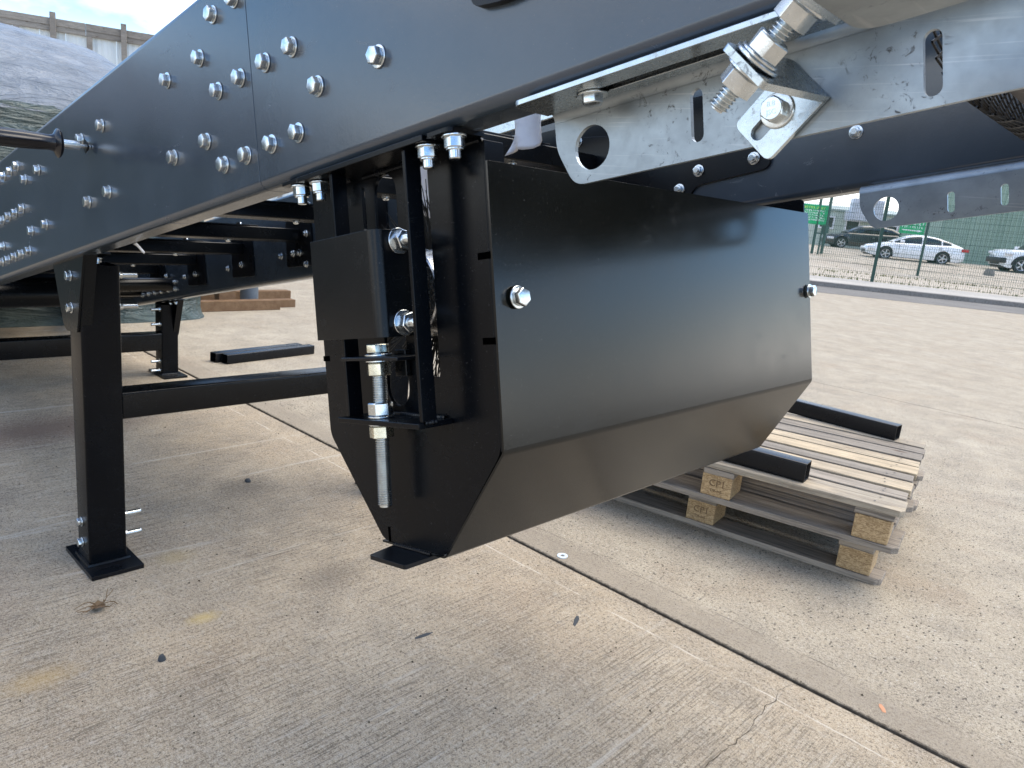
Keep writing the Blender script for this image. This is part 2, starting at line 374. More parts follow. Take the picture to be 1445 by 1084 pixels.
def ring_tube(prof, n=24, M_=Matrix.Identity(4), cap=True):
    """lathe about z: prof list of (r,z)"""
    V, F = [], []
    for r, z in prof:
        for i in range(n):
            a = 2*math.pi*i/n; V.append(M_ @ Vector((r*math.cos(a), r*math.sin(a), z)))
    for k in range(len(prof)-1):
        for i in range(n):
            j = (i+1) % n; F.append((k*n+i, k*n+j, (k+1)*n+j, (k+1)*n+i))
    if cap:
        F.append(tuple(range(n))[::-1]); F.append(tuple(range((len(prof)-1)*n, len(prof)*n)))
    return V, F
def frame(o, z, xh=None):
    z = Vector(z).normalized(); xh = Vector(xh) if xh is not None else (Vector((0,0,1)) if abs(z.z) < .9 else Vector((1,0,0)))
    x = (xh-z*xh.dot(z)).normalized(); y = z.cross(x)
    m_ = Matrix((x, y, z)).transposed().to_4x4(); m_.translation = Vector(o); return m_

# conveyor frame of reference: a runs up the incline, y across, p at right angles to the belt
AL = R(12.1058)
A = Vector((math.cos(AL), 0, math.sin(AL))); P = Vector((-math.sin(AL), 0, math.cos(AL))); Y = Vector((0, 1, 0))
def B(a, y, p): return A*a+Y*y+P*p
MB = Matrix((A, Y, P)).transposed().to_4x4()
def bbox(a0, a1, y0, y1, p0, p1): return tr(box(a0, a1, y0, y1, p0, p1), MB)

# ------------------------------------------------------------------ shared fasteners
FA = 17
def hexhead(af, h, z0, ch=.12):
    R_ = af/2/math.cos(math.pi/6); prof = []
    V, F = [], []
    lv = [(R_, z0), (R_, z0+h*.90), (R_*.92, z0+h)]
    for r, z in lv:
        for i in range(6):
            a = math.pi/3*i; V.append((r*math.cos(a), r*math.sin(a), z))
    for k in range(2):
        for i in range(6):
            j = (i+1) % 6; F.append((k*6+i, k*6+j, (k+1)*6+j, (k+1)*6+i))
    F.append(tuple(range(6))[::-1]); F.append((12,13,14,15,16,17))
    return V, F
def disc(r, z0, z1, n=32, ch=.0006): return ring_tube([(r-ch, z0), (r, z0+ch), (r, z1-ch), (r-ch, z1)], n)
def thread(r, z0, z1, pitch=.0032, n=24, dep=.0023):
    """helical thread"""
    V, F = [], []; turns = (z1-z0)/pitch; tot = int(turns*n)
    V1 = []
    for i in range(tot+1):
        a = 2*math.pi*i/n; z = z0+pitch*i/n
        for (dr, dz) in ((-dep, 0), (0, pitch*.42), (0, pitch*.58), (-dep, pitch)):
            V.append(((r+dr)*math.cos(a), (r+dr)*math.sin(a), min(z+dz, z1+pitch)))
    for i in range(tot):
        for k in range(3): F.append((i*4+k, (i+1)*4+k, (i+1)*4+k+1, i*4+k+1))
    n0 = len(V); c = ring_tube([(r-dep, z0), (r-dep, z1+pitch*.5), (r-dep*2, z1+pitch)], n)
    return join((V, F), c)
def text_mesh(s, size, ext=.0004, mat='zinc'):
    cu = bpy.data.curves.new('marking', 'FONT'); cu.body = s; cu.size = size; cu.extrude = ext; cu.align_x = 'CENTER'; cu.align_y = 'CENTER'; cu.resolution_u = 2
    o = bpy.data.objects.new('tmp', cu); COL.objects.link(o); bpy.context.view_layer.update()
    me = bpy.data.meshes.new_from_object(o); bpy.data.objects.remove(o); me.materials.clear(); me.materials.append(MAT[mat]); return me
BM_big = mesh('bolt_head', join(disc(.0165, 0, .003), ring_tube([(.0112, .003), (.0112, .0042)], 26), hexhead(.0235, .0105, .0042)), 'zinc', 17, .0003)
BM_nut = mesh('bolt_nut', join(disc(.0165, 0, .003), hexhead(.0235, .013, .003), ring_tube([(.0085, .014), (.0085, .028), (.0072, .0295)], 26)), 'zinc', 17, .0003)
BM_small = mesh('bolt_small', join(disc(.0135, 0, .0025), hexhead(.0185, .008, .0025), ring_tube([(.006, .008), (.006, .014)], 26)), 'zinc', 17, .0003)
BM_stud = mesh('bolt_stud', join(disc(.0135, 0, .003), hexhead(.0175, .008, .003), ring_tube([(.0075, .01), (.0075, .046), (.0065, .048)], 26)), 'zinc', 17, .0004)
BM_dome = mesh('bolt_dome', join(disc(.0125, 0, .0025), ring_tube([(.0105, .0025), (.0105, .006), (.009, .009), (.005, .0108), (.0015, .0112)], 26)), 'zinc', 30)
def bolt(me, pos, dr, parent, name='bolt', xh=None):
    f_ = frame(pos, dr, xh) @ Matrix.Rotation(random.uniform(0, 6.28), 4, 'Z')
    f_ = f_ @ Matrix.Rotation(random.uniform(-.03, .03), 4, 'X')
    if me.name.startswith('bolt_head'): f_ = f_ @ Matrix.Scale(.84, 4)
    if me.name.startswith('bolt_hang'): f_ = f_ @ Matrix.Scale(.88, 4)
    return L(name, me, f_, parent)
def nut(r_af, h, pos, dr, parent, mat='zinc', roll=0):
    me = mesh('nut', hexhead(r_af, h, 0), mat, 17, .0005)
    return L('nut', me, frame(pos, dr) @ Matrix.Rotation(roll, 4, 'Z'), parent)
def washer(r, h, pos, dr, parent, mat='zinc'):
    return L('washer', mesh('washer', disc(r, 0, h), mat, 30), frame(pos, dr), parent)
def rod(name, r, p0, p1, parent, mat='zinc', threaded=True):
    p0 = Vector(p0); p1 = Vector(p1); ln = (p1-p0).length
    vf = thread(r, 0, ln) if threaded else ring_tube([(r-.001, 0), (r, .001), (r, ln-.001), (r-.001, ln)], 24)
    return L(name, mesh(name, vf, mat, False if threaded else 50), frame(p0, p1-p0), parent)

# ------------------------------------------------------------------ ground
yard = empty('concrete_yard', (0, 0, 0)); tag(yard, kind='structure')
yard['label'] = 'worn beige concrete yard of brushed slabs with open joints'
D = Vector((.84, .54, 0)).normalized(); N = Vector((-.54, .84, 0)).normalized()
kerb0 = Vector((-7.298, 18.358, 0)); KD = Vector((.829, .559, 0)).normalized(); KN = Vector((-.559, .829, 0)).normalized()
def slab(x0, x1, y0, y1, mat, cut=None):
    return W('concrete_slab', box(x0, x1, y0, y1, -.16, 0), mat, yard, .006, False)
g = .0042
JY = 1.70
xs_near = [-30, -20.4, -14.4, -8.4, -4.6, 5.5, 12]
for i in range(len(xs_near)-1):
    gg = .0016 if abs(xs_near[i]+.53) < .01 else g; g2 = .0016 if abs(xs_near[i+1]+.53) < .01 else g
    slab(xs_near[i]+gg, xs_near[i+1]-g2, -5, JY-g, 'concrete_near')
ys_far = [JY, 5.7, 9.7, 13.7]
xs_far = [-30, -24, -18, -12, -7.2, 0.9, 6.9, 12.9]
for j in range(3):
    for i in range(len(xs_far)-1):
        slab(xs_far[i]+g, xs_far[i+1]-g, ys_far[j]+g, ys_far[j+1]-g, 'concrete_far')
def strip(name, o, d, n, s0, s1, t0, t1, z0, z1, mat, z_at=None, segs=1, tsegs=1):
    V, F = [], []
    for j in range(tsegs+1):
        t = t0+(t1-t0)*j/tsegs
        for i in range(segs+1):
            s = s0+(s1-s0)*i/segs; q = o+d*s+n*t; V.append(Vector((q.x, q.y, z_at(t) if z_at else z0+(z1-z0)*j/tsegs)))
    for j in range(tsegs):
        for i in range(segs): k = j*(segs+1)+i; F.append((k, k+1, k+segs+2, k+segs+1))
    return V, F
# dirt in the joints and a base sheet to the horizon
tag(W('ground', ([(-500,-300,-.17), (500,-300,-.17), (500,600,-.17), (-500,600,-.17)], [(0,1,2,3)]), 'joint_dirt', None, 0, False), 'dark soil beneath and beyond the concrete yard', kind='structure')
tag(W('joint_filler', ([(-30,-5,-.013), (13,-5,-.013), (13,13.7,-.013), (-30,13.7,-.013)], [(0,1,2,3)]), 'joint_dirt', yard, 0, False), 'dark dirt filling the joints')
# beyond the regular bays the yard runs up to the kerb
def area(name, pts, z, mat, label):
    return tag(W(name, ([(x, y, z) for x, y in pts], [tuple(range(len(pts)))]), mat, None, 0, False), label, kind='structure')
area('yard_apron', [(-9.9,13.706), (31.3,13.706), (31.3,41.5)], 0, 'concrete_far', 'far concrete apron running up to the kerb')
area('yard_left', [(-60,-5), (-30.006,-5), (-30.006,13.706), (-60,13.706)], 0, 'concrete_near', 'far left concrete beyond the covered heap')
area('yard_back', [(-60,13.706), (-11.7,13.706), (-22,27), (-60,27)], -.004, 'concrete_far', 'concrete behind the timber fence')
area('yard_rear', [(-60,-60), (31.3,-60), (31.3,-5), (-60,-5)], 0, 'concrete_near', 'concrete behind the camera')
area('yard_right', [(12.9,-5), (31.3,-5), (31.3,13.706), (12.9,13.706)], 0, 'concrete_far', 'concrete to the right of the bays')
Z0 = Vector((0,0,0))
def zt(t):
    pts = [(-99,0), (33,0), (39,.50), (46,.66), (56,.80), (200,1.2)]
    for (a, za), (b, zb) in zip(pts, pts[1:]):
        if t <= b: return za+(zb-za)*max(0, (t-a))/(b-a)
    return 1.2
tag(W('kerb_strip', strip('x', kerb0, KD, KN, -6, 46, -2.4, -.02, .004, .004, 'ash_grey'), 'ash_grey', None, 0, False), 'dark grey strip along the kerb in front of the mesh fence', kind='structure')  # flat darker grey strip in front of the kerb
kb = [kerb0+KD*s+KN*t+Vector((0,0,z)) for s in (-6, 46) for t, z in ((-.02, 0), (.0, .11), (.18, .12), (.18, 0))]
tag(W('kerb', (kb, [(0,1,5,4), (1,2,6,5), (2,3,7,6)]), 'ash_grey', None, 0, False), 'grey concrete kerb below the mesh fence', kind='structure')
tag(W('pavement', strip('x', kerb0, KD, KN, -6, 46, .18, 3.6, .118, .10, 'x'), 'pave_mat', None, 0, False), 'pale paved strip behind the kerb', kind='structure')
def zfar(t): return zt(t)
O2 = N*22
tag(W('gravel_verge', strip('x', Z0, D, N, -2, 90, 22.9, 36, 0, 0, 'x', lambda t: .03+zt(t), 1, 6), 'gravel_mat', None, 0, False), 'pale sandy gravel verge between the two mesh fences', kind='structure')
tag(W('road', strip('x', Z0, D, N, -20, 120, 36, 62, 0, 0, 'x', lambda t: .035+zt(t), 1, 12), 'gravel_mat', None, 0, False), 'pale dusty road where the cars are parked', kind='structure')

# ------------------------------------------------------------------ conveyor
conv = empty('conveyor', (-2.0, 1.06, 0), 'large black painted inclined conveyor frame standing on the concrete on square steel legs', 'conveyor')
def cprof(y0, p0, p1, depth, t=.006, r=.016, side=1):
    path = [(y0+side*depth, p1), (y0, p1), (y0, p0), (y0+side*depth, p0)]
    bp = bend(path, r, 7)
    return sheet(bp, t if side > 0 else -t) if side > 0 else sheet(bp, -t)
def aprism(profile, a0, a1, mat, parent, name, bevel=.0006, holes=None):
    # profile in (y,p)
    vf = prism([profile], Y, P, A, B(a0, 0, 0), a1-a0)
    return W(name, vf, mat, parent, bevel)
# side beams: near one in two lengths (butt joint), far one
def chan(y0, a0, a1, parent, depth=.048):
    bp = bend([(y0+depth, 1.5846), (y0, 1.5846), (y0, 1.248), (y0+depth, 1.248)], .015, 7)
    poly = sheet(bp, .006)
    return aprism(poly, a0, a1, 'beam_paint', parent, 'side_beam')
beamR = chan(.56, -.8268, 1.6, conv); beamL = chan(.56, -6.0, -.8284, conv)
tag(beamR, 'near side beam, right hand length running past the camera'); tag(beamL, 'near side beam, left hand length carrying many bolts')
beamF = chan(1.54, -7.0, 1.9, conv); tag(beamF, 'far side beam of the conveyor')
bolts_near = [(-0.859,1.536),(-0.932,1.536),(-0.990,1.486),(-1.125,1.486),(-0.859,1.420),(-0.935,1.420),(-0.782,1.421),(-0.707,1.421),(-0.650,1.354),(-0.515,1.354),(-1.471,1.485),(-1.607,1.485),(-1.125,1.353),(-0.991,1.353),(-0.935,1.305),(-0.860,1.305),(-0.782,1.306),(-0.707,1.306),(-1.469,1.349),(-1.601,1.348),(-2.151,1.529),(-2.225,1.528),(-2.300,1.528),(-1.957,1.483),(-2.088,1.482),(-2.141,1.414),(-2.219,1.413),(-2.293,1.413),(-2.367,1.413),(-1.942,1.344),(-2.076,1.345),(-2.395,1.341),(-2.120,1.297),(-2.200,1.297),(-2.278,1.297),(-2.352,1.297),
 (-2.44,1.413),(-2.43,1.297),(-2.375,1.528),(-.782,1.536),(-.707,1.536),(-.65,1.486),(-.515,1.486)]
for a, p in bolts_near:
    bolt(BM_big, B(a, .56, p), -Y, beamL if a < -.8276 else beamR)
# dark handle plate near the top of the right hand length
W('label_plate', prism([rpoly([(-.342,1.352), (-.300,1.344), (-.20,1.344), (-.20,1.40), (-.342,1.40)], .012)], A, P, -Y, B(0,.56,0), .010), 'black_paint', beamR, .0015)

# flange holes' dark washers under the near beam (bolt heads) and far beam bolts
far_b = [(-1.117,1.481),(-.982,1.480),(-.642,1.346),(-.510,1.348),(-.303,1.359),(-.693,1.312),(-2.324,1.414),(-2.382,1.347),(-2.337,1.299),(-2.525,1.348),(-2.430,1.349),(-2.870,1.347),(-3.001,1.343),(-3.348,1.348),(-3.473,1.345),(-3.698,1.368),(-1.50,1.40),(-1.62,1.40),(-3.83,1.345),(-3.95,1.345),(-4.3,1.36),(-4.42,1.36)]
for a, p in far_b: bolt(BM_small, B(a, 1.532 if not (-.32 < a < -.29) else 1.54, p), -Y, beamF)
for k in range(12):
    bolt(BM_small, B(-3.62-.09*(k % 6), 1.54, 1.33 if k < 6 else 1.296), -Y, beamF)

# cross members with their mounting plates
for k in range(10):
    ac = -.955-.478*k
    cm = W('cross_member', bbox(ac-.028, ac+.028, .57, 1.530, 1.390, 1.437), 'tube_paint', conv, .003)
    W('wear_strip', bbox(ac-.036, ac+.024, .66, 1.36, 1.4375, 1.4425), 'black_paint', cm, .0008)
    if ac < -1.3: W('idler_bar', bbox(ac-.255, ac-.225, .575, 1.530, 1.452, 1.474), 'tube_paint', conv, .002)
    for yy in (.9, 1.25):
        bolt(BM_dome, B(ac, yy, 1.390), -P, cm); bolt(BM_dome, B(ac-.005, yy+.05, 1.4428), P, cm)
    if k > 0 or True:
        pl = rpoly([(ac-.10, 1.30), (ac+.10, 1.29), (ac+.10, 1.47), (ac-.08, 1.50)], .012)
        W('mounting_plate', prism([pl], A, P, Y, B(0, 1.532, 0), .0075), 'black_paint', cm, .001)
        W('mounting_plate', prism([pl], A, P, Y, B(0, .5665, 0), .006), 'black_paint', cm, .001)
# long splice plate on the far beam behind the galvanised bracket
W('splice_plate', prism([rpoly([(-1.19,1.52), (-1.10,1.53), (-.46,1.50), (-.475,1.322), (-.655,1.314), (-.68,1.27), (-1.19,1.36)], .02)], A, P, Y, B(0, 1.5325, 0), .0068), 'black_paint', beamF, .0012)
# belt running under and over the rollers between the beams
W('belt', bbox(-6.5, -1.45, .74, 1.37, 1.535, 1.545), 'belt', conv, .002)
W('return_roller', tr(ring_tube([(.045, 0), (.050, .004), (.050, .386), (.045, .39)], 32), frame(B(-3.15, .625, 1.245), Y)), 'tube_paint', conv)
for aa in (-3.62, -4.05, -4.5):
    W('inner_roller', tr(ring_tube([(.030, 0), (.033, .003), (.033, .90), (.030, .903)], 26), frame(B(aa, .615, 1.32), Y)), 'tube_paint', conv)
# galvanised rail under the far beam top with a hanging plastic wrap
W('inner_rail', bbox(-1.9, .2, 1.38, 1.42, 1.507, 1.548), 'galv_edge', conv, .002)
V, F = [], []
for j in range(15):
    for i in range(9):
        u, v = i/8, j/14
        q = B(-.900+.075*u+.055*v, 1.17+.03*u, 1.385+.125*v+.018*u)+Vector((0, .016*math.sin(9*u+5*v), .006*math.sin(7*u)*(1-v)))
        V.append(q)
for j in range(14):
    for i in range(8): k = j*9+i; F.append((k, k+1, k+10, k+9))
pw = W('plastic_wrap', (V, F), 'plastic_film', None, 0, 60); tag(pw, 'crumpled white plastic film hanging inside the conveyor above the black brush housing', 'plastic film')
pw.modifiers.new('s', 'SOLIDIFY').thickness = .001
V, F = [], []
for i in range(7):
    u = i/6; V += [B(-1.500+.03*u, .608+.01*u, 1.246-.022*u+.002*math.sin(5*u)), B(-1.480+.016*u, .608+.01*u, 1.247-.022*u)]
for i in range(6): F.append((2*i, 2*i+1, 2*i+3, 2*i+2))
pw = W('plastic_scrap', (V, F), 'plastic_film', None, 0, 60); tag(pw, 'small white scrap of plastic film caught under the near beam by the left leg', 'plastic film')
pw.modifiers.new('s', 'SOLIDIFY').thickness = .0008

V, F = [], []
for i in range(8):
    u = i/7; V += [B(-1.108+.010*math.sin(4*u), 1.10, 1.43-.15*u), B(-1.070+.008*math.sin(5*u+1)-.012*u, 1.11, 1.43-.155*u)]
for i in range(7): F.append((2*i, 2*i+1, 2*i+3, 2*i+2))
pw = W('plastic_strip', (V, F), 'plastic_film', None, 0, 60); tag(pw, 'narrow white plastic strip hanging behind the slot of the brush housing end plate', 'plastic film')
pw.modifiers.new('s', 'SOLIDIFY').thickness = .001

# ------------------------------------------------------------------ support frames
def hollow(x0, x1, y0, y1, z0, z1, t=.005, r=.008):
    o_ = rpoly([(x0,y0), (x1,y0), (x1,y1), (x0,y1)], r); i_ = rpoly([(x0+t,y0+t), (x1-t,y0+t), (x1-t,y1-t), (x0+t,y1-t)], r*.6)
    return prism([o_, i_], (1,0,0), (0,1,0), (0,0,1), (0,0,z0), z1-z0)
def base_leg(x0, x1, y0, y1, ztop, side, lowz, parent):
    lg = W('support_leg', hollow(x0, x1, y0, y1, .012, ztop), 'dark_paint', parent)
    W('base_plate', prism([rpoly([(x0-.065, y0-.015), (x1+.065, y0-.015), (x1+.065, y1+.022), (x0-.065, y1+.022)], .004)], (1,0,0), (0,1,0), (0,0,1), (0,0,0), .011), 'black_paint', lg, .001)
    # weld bead round the foot
    V, F = [], []; n = 60; pts = []
    c = [(x0-.003, y0-.003), (x1+.003, y0-.003), (x1+.003, y1+.003), (x0-.003, y1+.003)]
    per = []
    for i in range(4):
        for k in range(18): per.append(Vector(c[i]).lerp(Vector(c[(i+1) % 4]), k/18))
    for q in per:
        rr_ = .0052+.0012*random.random()
        for k in range(6):
            th = k*math.pi/3; ctr = Vector(((x0+x1)/2, (y0+y1)/2)); dd = (q-ctr).normalized()
            V.append((q.x+dd.x*rr_*math.cos(th), q.y+dd.y*rr_*math.cos(th), .0125+rr_*math.sin(th)))
    m_ = len(per)
    for i in range(m_):
        j = (i+1) % m_
        for k in range(6): F.append((i*6+k, j*6+k, j*6+(k+1) % 6, i*6+(k+1) % 6))
    W('weld_bead', (V, F), 'black_paint', lg)
    return lg
def support(xl, yn, yf, hcb, parent, first, nearleg=True):
    x0, x1 = xl
    def ztop(x): return (x*0+(x+P.x*-1.248+0)*0)
    a_ = (x1-1.248*P.x)/A.x; zb = a_*A.z+1.248*P.z
    for side, (y0, y1) in ((-1, yn), (1, yf)):
        if side < 0 and not nearleg: continue
        lg = base_leg(x0, x1, y0, y1, zb-.02, side, .05, parent)
        yo = y0 if side < 0 else y1; ys = -Y if side < 0 else Y
        k = zb-.844
        gp = [(x0-.095, .806+k), (x1+.058, .862+k), (x1-.012, .655+k), (x0+.0, .645+k), (x0-.027, .66+k)]
        gs = W('gusset_plate', prism([rpoly(gp, .004)], (1,0,0), (0,0,1), ys, (0, yo, 0), .006), 'tube_paint', lg, .001)
        # its flange folded under the beam
        W('gusset_flange', tr(box(-.13, .105, 0, .058, -.006, 0), Matrix.Translation(Vector((x1-.035, min(yo-.006, yo+.006) if side < 0 else yo-.052, zb-.0))) @ MB.to_3x3().to_4x4()), 'tube_paint', lg, .001)
        W('gusset_return', prism([[(x1+.052, .860+k), (x1+.058, .862+k), (x1-.006, .655+k), (x1-.012, .655+k)]], (1,0,0), (0,0,1), -ys, (0, yo, 0), .026), 'tube_paint', lg)
        for zz in (.793, .712):
            bolt(BM_big, (x0+.048, yo+(ys.y)*.006, zz+k), ys, lg)
            bolt(BM_stud, (x1-.022, (y1 if side < 0 else y0), zz+k+.006), -ys, lg)
        if first: lows = (.122, .062)
        else: lows = (.075, .022)
        for zz in lows:
            if side < 0: bolt(BM_big, (x0+.038, yo, zz), ys, lg)
            bolt(BM_stud, (x1-.03, (y1 if side < 0 else y0), zz+.008), -ys, lg)
        bolt(BM_small, Vector((x1-.03, yo-ys.y*.028, zb-.012)), -P, lg)
        bolt(BM_small, Vector((x1+.04, yo-ys.y*.028, zb+.003)), -P, lg)
    z0, z1 = hcb
    cb = W('cross_tube', prism([rpoly([(x1-.078, z0), (x1-.004, z0), (x1-.004, z1), (x1-.078, z1)], .008)], (1,0,0), (0,0,1), (0,1,0), (0, yn[1]+.0005, 0), yf[0]-yn[1]-.001), 'tube_paint', parent)
    return cb
support((-2.12, -2.026), (.585, .680), (1.556, 1.645), (.412, .487), conv, True)
support((-4.12, -4.026), (.585, .680), (1.553, 1.640), (.145, .240), conv, False)

# ------------------------------------------------------------------ brush housing
hous = W('brush_housing', prism([sheet(bend([(-.3895,1.214), (-.3895,.873), (-.509,.7235), (-.648,.7235)], .014, 7), -.003)], A, P, Y, B(0, .6075, 0), .906), 'panel_paint', conv, .0005)
tag(hous, 'wide folded black panel of the brush housing')
def endplate(y, t, wdir):
    out_ = rpoly([(-.765,1.243), (-.765,.873), (-.645,.727), (-.510,.727), (-.3965,.873), (-.3965,1.243)], [.006,.012,.012,.012,.012,.010], 5)
    holes = [slot(-.517, 1.094, .028, .258, 0, 1) if False else [(-.545,1.230), (-.545,.9635), (-.4975,.9635), (-.4975,1.230)],
             slot(-.587, 1.078, .048, .310), slot(-.636, 1.195, .008, .06, 0, 4)]
    # tab slits are black strips laid on below, imitating their shade
    return prism([out_]+holes, A, P, wdir, B(0, y, 0), t)
ep = W('end_plate', endplate(.6085, .005, Y), 'dark_paint', hous, .0007)
ep2 = W('end_plate', endplate(1.509, .005, Y), 'dark_paint', hous, .0007)
W('top_flange', prism([rpoly([(-.435,.556), (-.3925,.556), (-.3925,.6085), (-.435,.6085)], [.004,.008,0,0])], A, Y, P, B(0,0,1.2405), .005), 'dark_paint', hous, .0007)
W('top_flange', prism([rpoly([(-.760,.556), (-.714,.556), (-.714,.6085), (-.760,.6085)], [.004,.004,0,0])], A, Y, P, B(0,0,1.2405), .005), 'dark_paint', hous, .0007)
# edge return standing on the right rim of the end plate
for (pa, pb) in ((.875,1.003), (1.011,1.103), (1.111,1.238)):
    W('edge_return', bbox(-.3965, -.3935, .6085, .640, pa, pb), 'dark_paint', hous, .0005)
for p_ in (1.107, 1.007):  # flat black strips stand in for the shade inside open slits
    W('slit_shade', bbox(-.415, -.3935, .6078, .6084, p_-.004, p_+.004), 'slit_black', hous)
W('slit_shade', bbox(-.768, -.752, .6078, .6084, .985, .993), 'slit_black', hous)
W('slit_shade', bbox(-.633, -.629, .6078, .6084, .727, .748), 'slit_black', hous)
def bead(p0, p1, r_, par, seed=1):
    random.seed(seed); p0 = Vector(p0); p1 = Vector(p1); n = max(4, int((p1-p0).length/.0016)); f_ = frame(p0, p1-p0); V, F = [], []
    for i in range(n+1):
        rr_ = r_*(.8+.35*abs(math.sin(i*1.05))+random.uniform(-.1, .1))
        for k in range(7): V.append(f_ @ Vector((rr_*math.cos(k*.8976), rr_*math.sin(k*.8976), (p1-p0).length*i/n)))
    for i in range(n):
        for k in range(7): F.append((i*7+k, i*7+(k+1) % 7, (i+1)*7+(k+1) % 7, (i+1)*7+k))
    return W('weld_bead', (V, F), 'black_paint', par)
bead(B(-.622, .6080, .7245), B(-.540, .6080, .7245), .0026, hous, 2)
bead(B(-.735, .6075, 1.2385), B(-.66, .6075, 1.2385), .003, hous, 3); bead(B(-.43, .6075, 1.239), B(-.40, .6075, 1.239), .003, hous, 4)
W('foot_plate', prism([rpoly([(-.615,.5605), (-.536,.5605), (-.536,.640), (-.630,.640)], [.005,.005,0,0])], A, Y, P, B(0,0,.7170), .006), 'black_paint', hous, .001)
bolt(BM_big, B(-.3865, .642, 1.057), A, hous); bolt(BM_big, B(-.3865, 1.502, 1.057), A, hous)
bolt(BM_big, B(-.3865, .642, 1.057), A, hous) if False else None
# hanging bolts through the beam flange
BM_hang = mesh('bolt_hang', join(disc(.0165, 0, .003), hexhead(.0235, .0135, .003), ring_tube([(.0112, .0165), (.0112, .0185)], 26), ring_tube([(.0078, .018), (.0078, .0285), (.0068, .030)], 26)), 'zinc', 17, .0003)
for a, y in ((-.735,.573), (-.690,.576), (-.452,.573), (-.405,.573)):
    bolt(BM_hang, B(a, y, 1.2400 if a > -.44 or a < -.7 else 1.2380), -P, conv)

# slide frame and adjuster standing on the outside of the end plate
adj = W('slide_frame', join(bbox(-.642, -.636, .560, .583, .912, 1.238), bbox(-.4850, -.4790, .560, .583, .912, 1.238)), 'dark_paint', conv, .0008)
tag(adj, 'black slide frame that carries the brush adjuster')
W('top_plate', prism([rpoly([(-.728,.5545), (-.436,.5545), (-.436,.6080), (-.728,.6080)], [.003,.006,0,0])], A, Y, P, B(0,0,1.2338), .0045), 'beam_paint', adj, .0008) if False else W('top_plate', bbox(-.712, -.438, .5535, .6080, 1.2385, 1.2455), 'dark_paint', adj, .0008)
W('bottom_plate', bbox(-.654, -.478, .553, .608, .9045, .9115), 'dark_paint', adj, .001)
bead(B(-.63, .606, .9125), B(-.49, .606, .9125), .0028, adj, 5); bead(B(-.4775, .562, .9115), B(-.4775, .582, .9115), .0026, adj, 6); bead(B(-.63, .606, 1.236), B(-.50, .606, 1.236), .003, adj, 7)
# vertical bearing bar behind the frame
W('bearing_carrier', bbox(-.626, -.556, .597, .607, .955, 1.19), 'black_paint', adj, .001) if False else W('bearing_carrier', bbox(-.580, -.556, .600, .6075, .965, 1.0), 'tube_paint', adj, .001)
ear = W('lifting_ear', bbox(-.636, -.512, .553, .598, .9885, .9935), 'black_paint', adj, .0012)
# folded cover with two nuts
cov = W('cover_plate', prism([sheet(bend([(-.672,.545), (-.529,.545), (-.529,.606)], .012, 7), -.003)], A, Y, P, B(0,0,1.018), .133), 'tube_paint', adj, .0006)
for yy, pp in ((.578,1.137), (.578,1.035)):
    bolt(BM_nut, B(-.526, yy, pp), A, cov)
rod('threaded_rod', .0098, B(-.5925, .577, .790), B(-.583, .577, 1.006), adj)
def nt_(p, h, af=.029, mat='zinc', roll=0, par=adj): return nut(af, h, B(-.583-(1.006-p)*.044, .577, p), P, par, mat, roll)
nt_(.9985, .011, .0265, 'zinc_reflection', .2); washer(.0185, .0028, B(-.5835, .577, .9937), P, adj)
washer(.0175, .0025, B(-.584, .577, .9858), P, adj); nt_(.9685, .0165, .0288, 'zinc_reflection', .55)
nt_(.9155, .0165, .0288, 'zinc', 1.05); washer(.0182, .0028, B(-.587, .577, .9118), P, adj)
washer(.0170, .0028, B(-.588, .577, .9015), P, adj); nt_(.8850, .0160, .0285, 'zinc_reflection', .78)
# rotary brush inside
br = empty('brush_dummy', (0,0,0)) if False else None
core = W('rotary_brush', tr(ring_tube([(.058, .0), (.060, .002), (.060, .858), (.058, .86)], 40), frame(B(-.5785, .630, 1.075), Y)), 'shaft_steel', None, 0)
tag(core, 'cylindrical rotary brush with black bristles inside the black housing', 'brush')
V, F = [], []
random.seed(3)
for i in range(3200):
    th = random.uniform(0, 2*math.pi); yy = .675+random.random()**1.3*.80; th2 = th+random.uniform(-.16, .16)
    r1 = random.uniform(.145, .158); w_ = .0012
    c0 = B(-.5785+.058*math.cos(th), yy, 1.075+.058*math.sin(th)); c1 = B(-.5785+r1*math.cos(th2), yy+random.uniform(-.012, .012), 1.075+r1*math.sin(th2))
    s_ = Y*w_; t_ = (A*-math.sin(th)+P*math.cos(th))*w_
    k = len(V); V += [c0+s_, c0-s_*.5+t_, c0-s_*.5-t_, c1+s_*.5, c1-s_*.3+t_*.5, c1-s_*.3-t_*.5]
    F += [(k,k+1,k+4,k+3), (k+1,k+2,k+5,k+4), (k+2,k,k+3,k+5)]
me = bpy.data.meshes.new('bristles'); me.from_pydata(V, [], F); me.materials.append(MAT['bristle'])
o = bpy.data.objects.new('bristles', me); COL.objects.link(o); o.parent = core; o.matrix_local = wl(core).inverted(); o['kind'] = 'stuff'
random.seed(11)

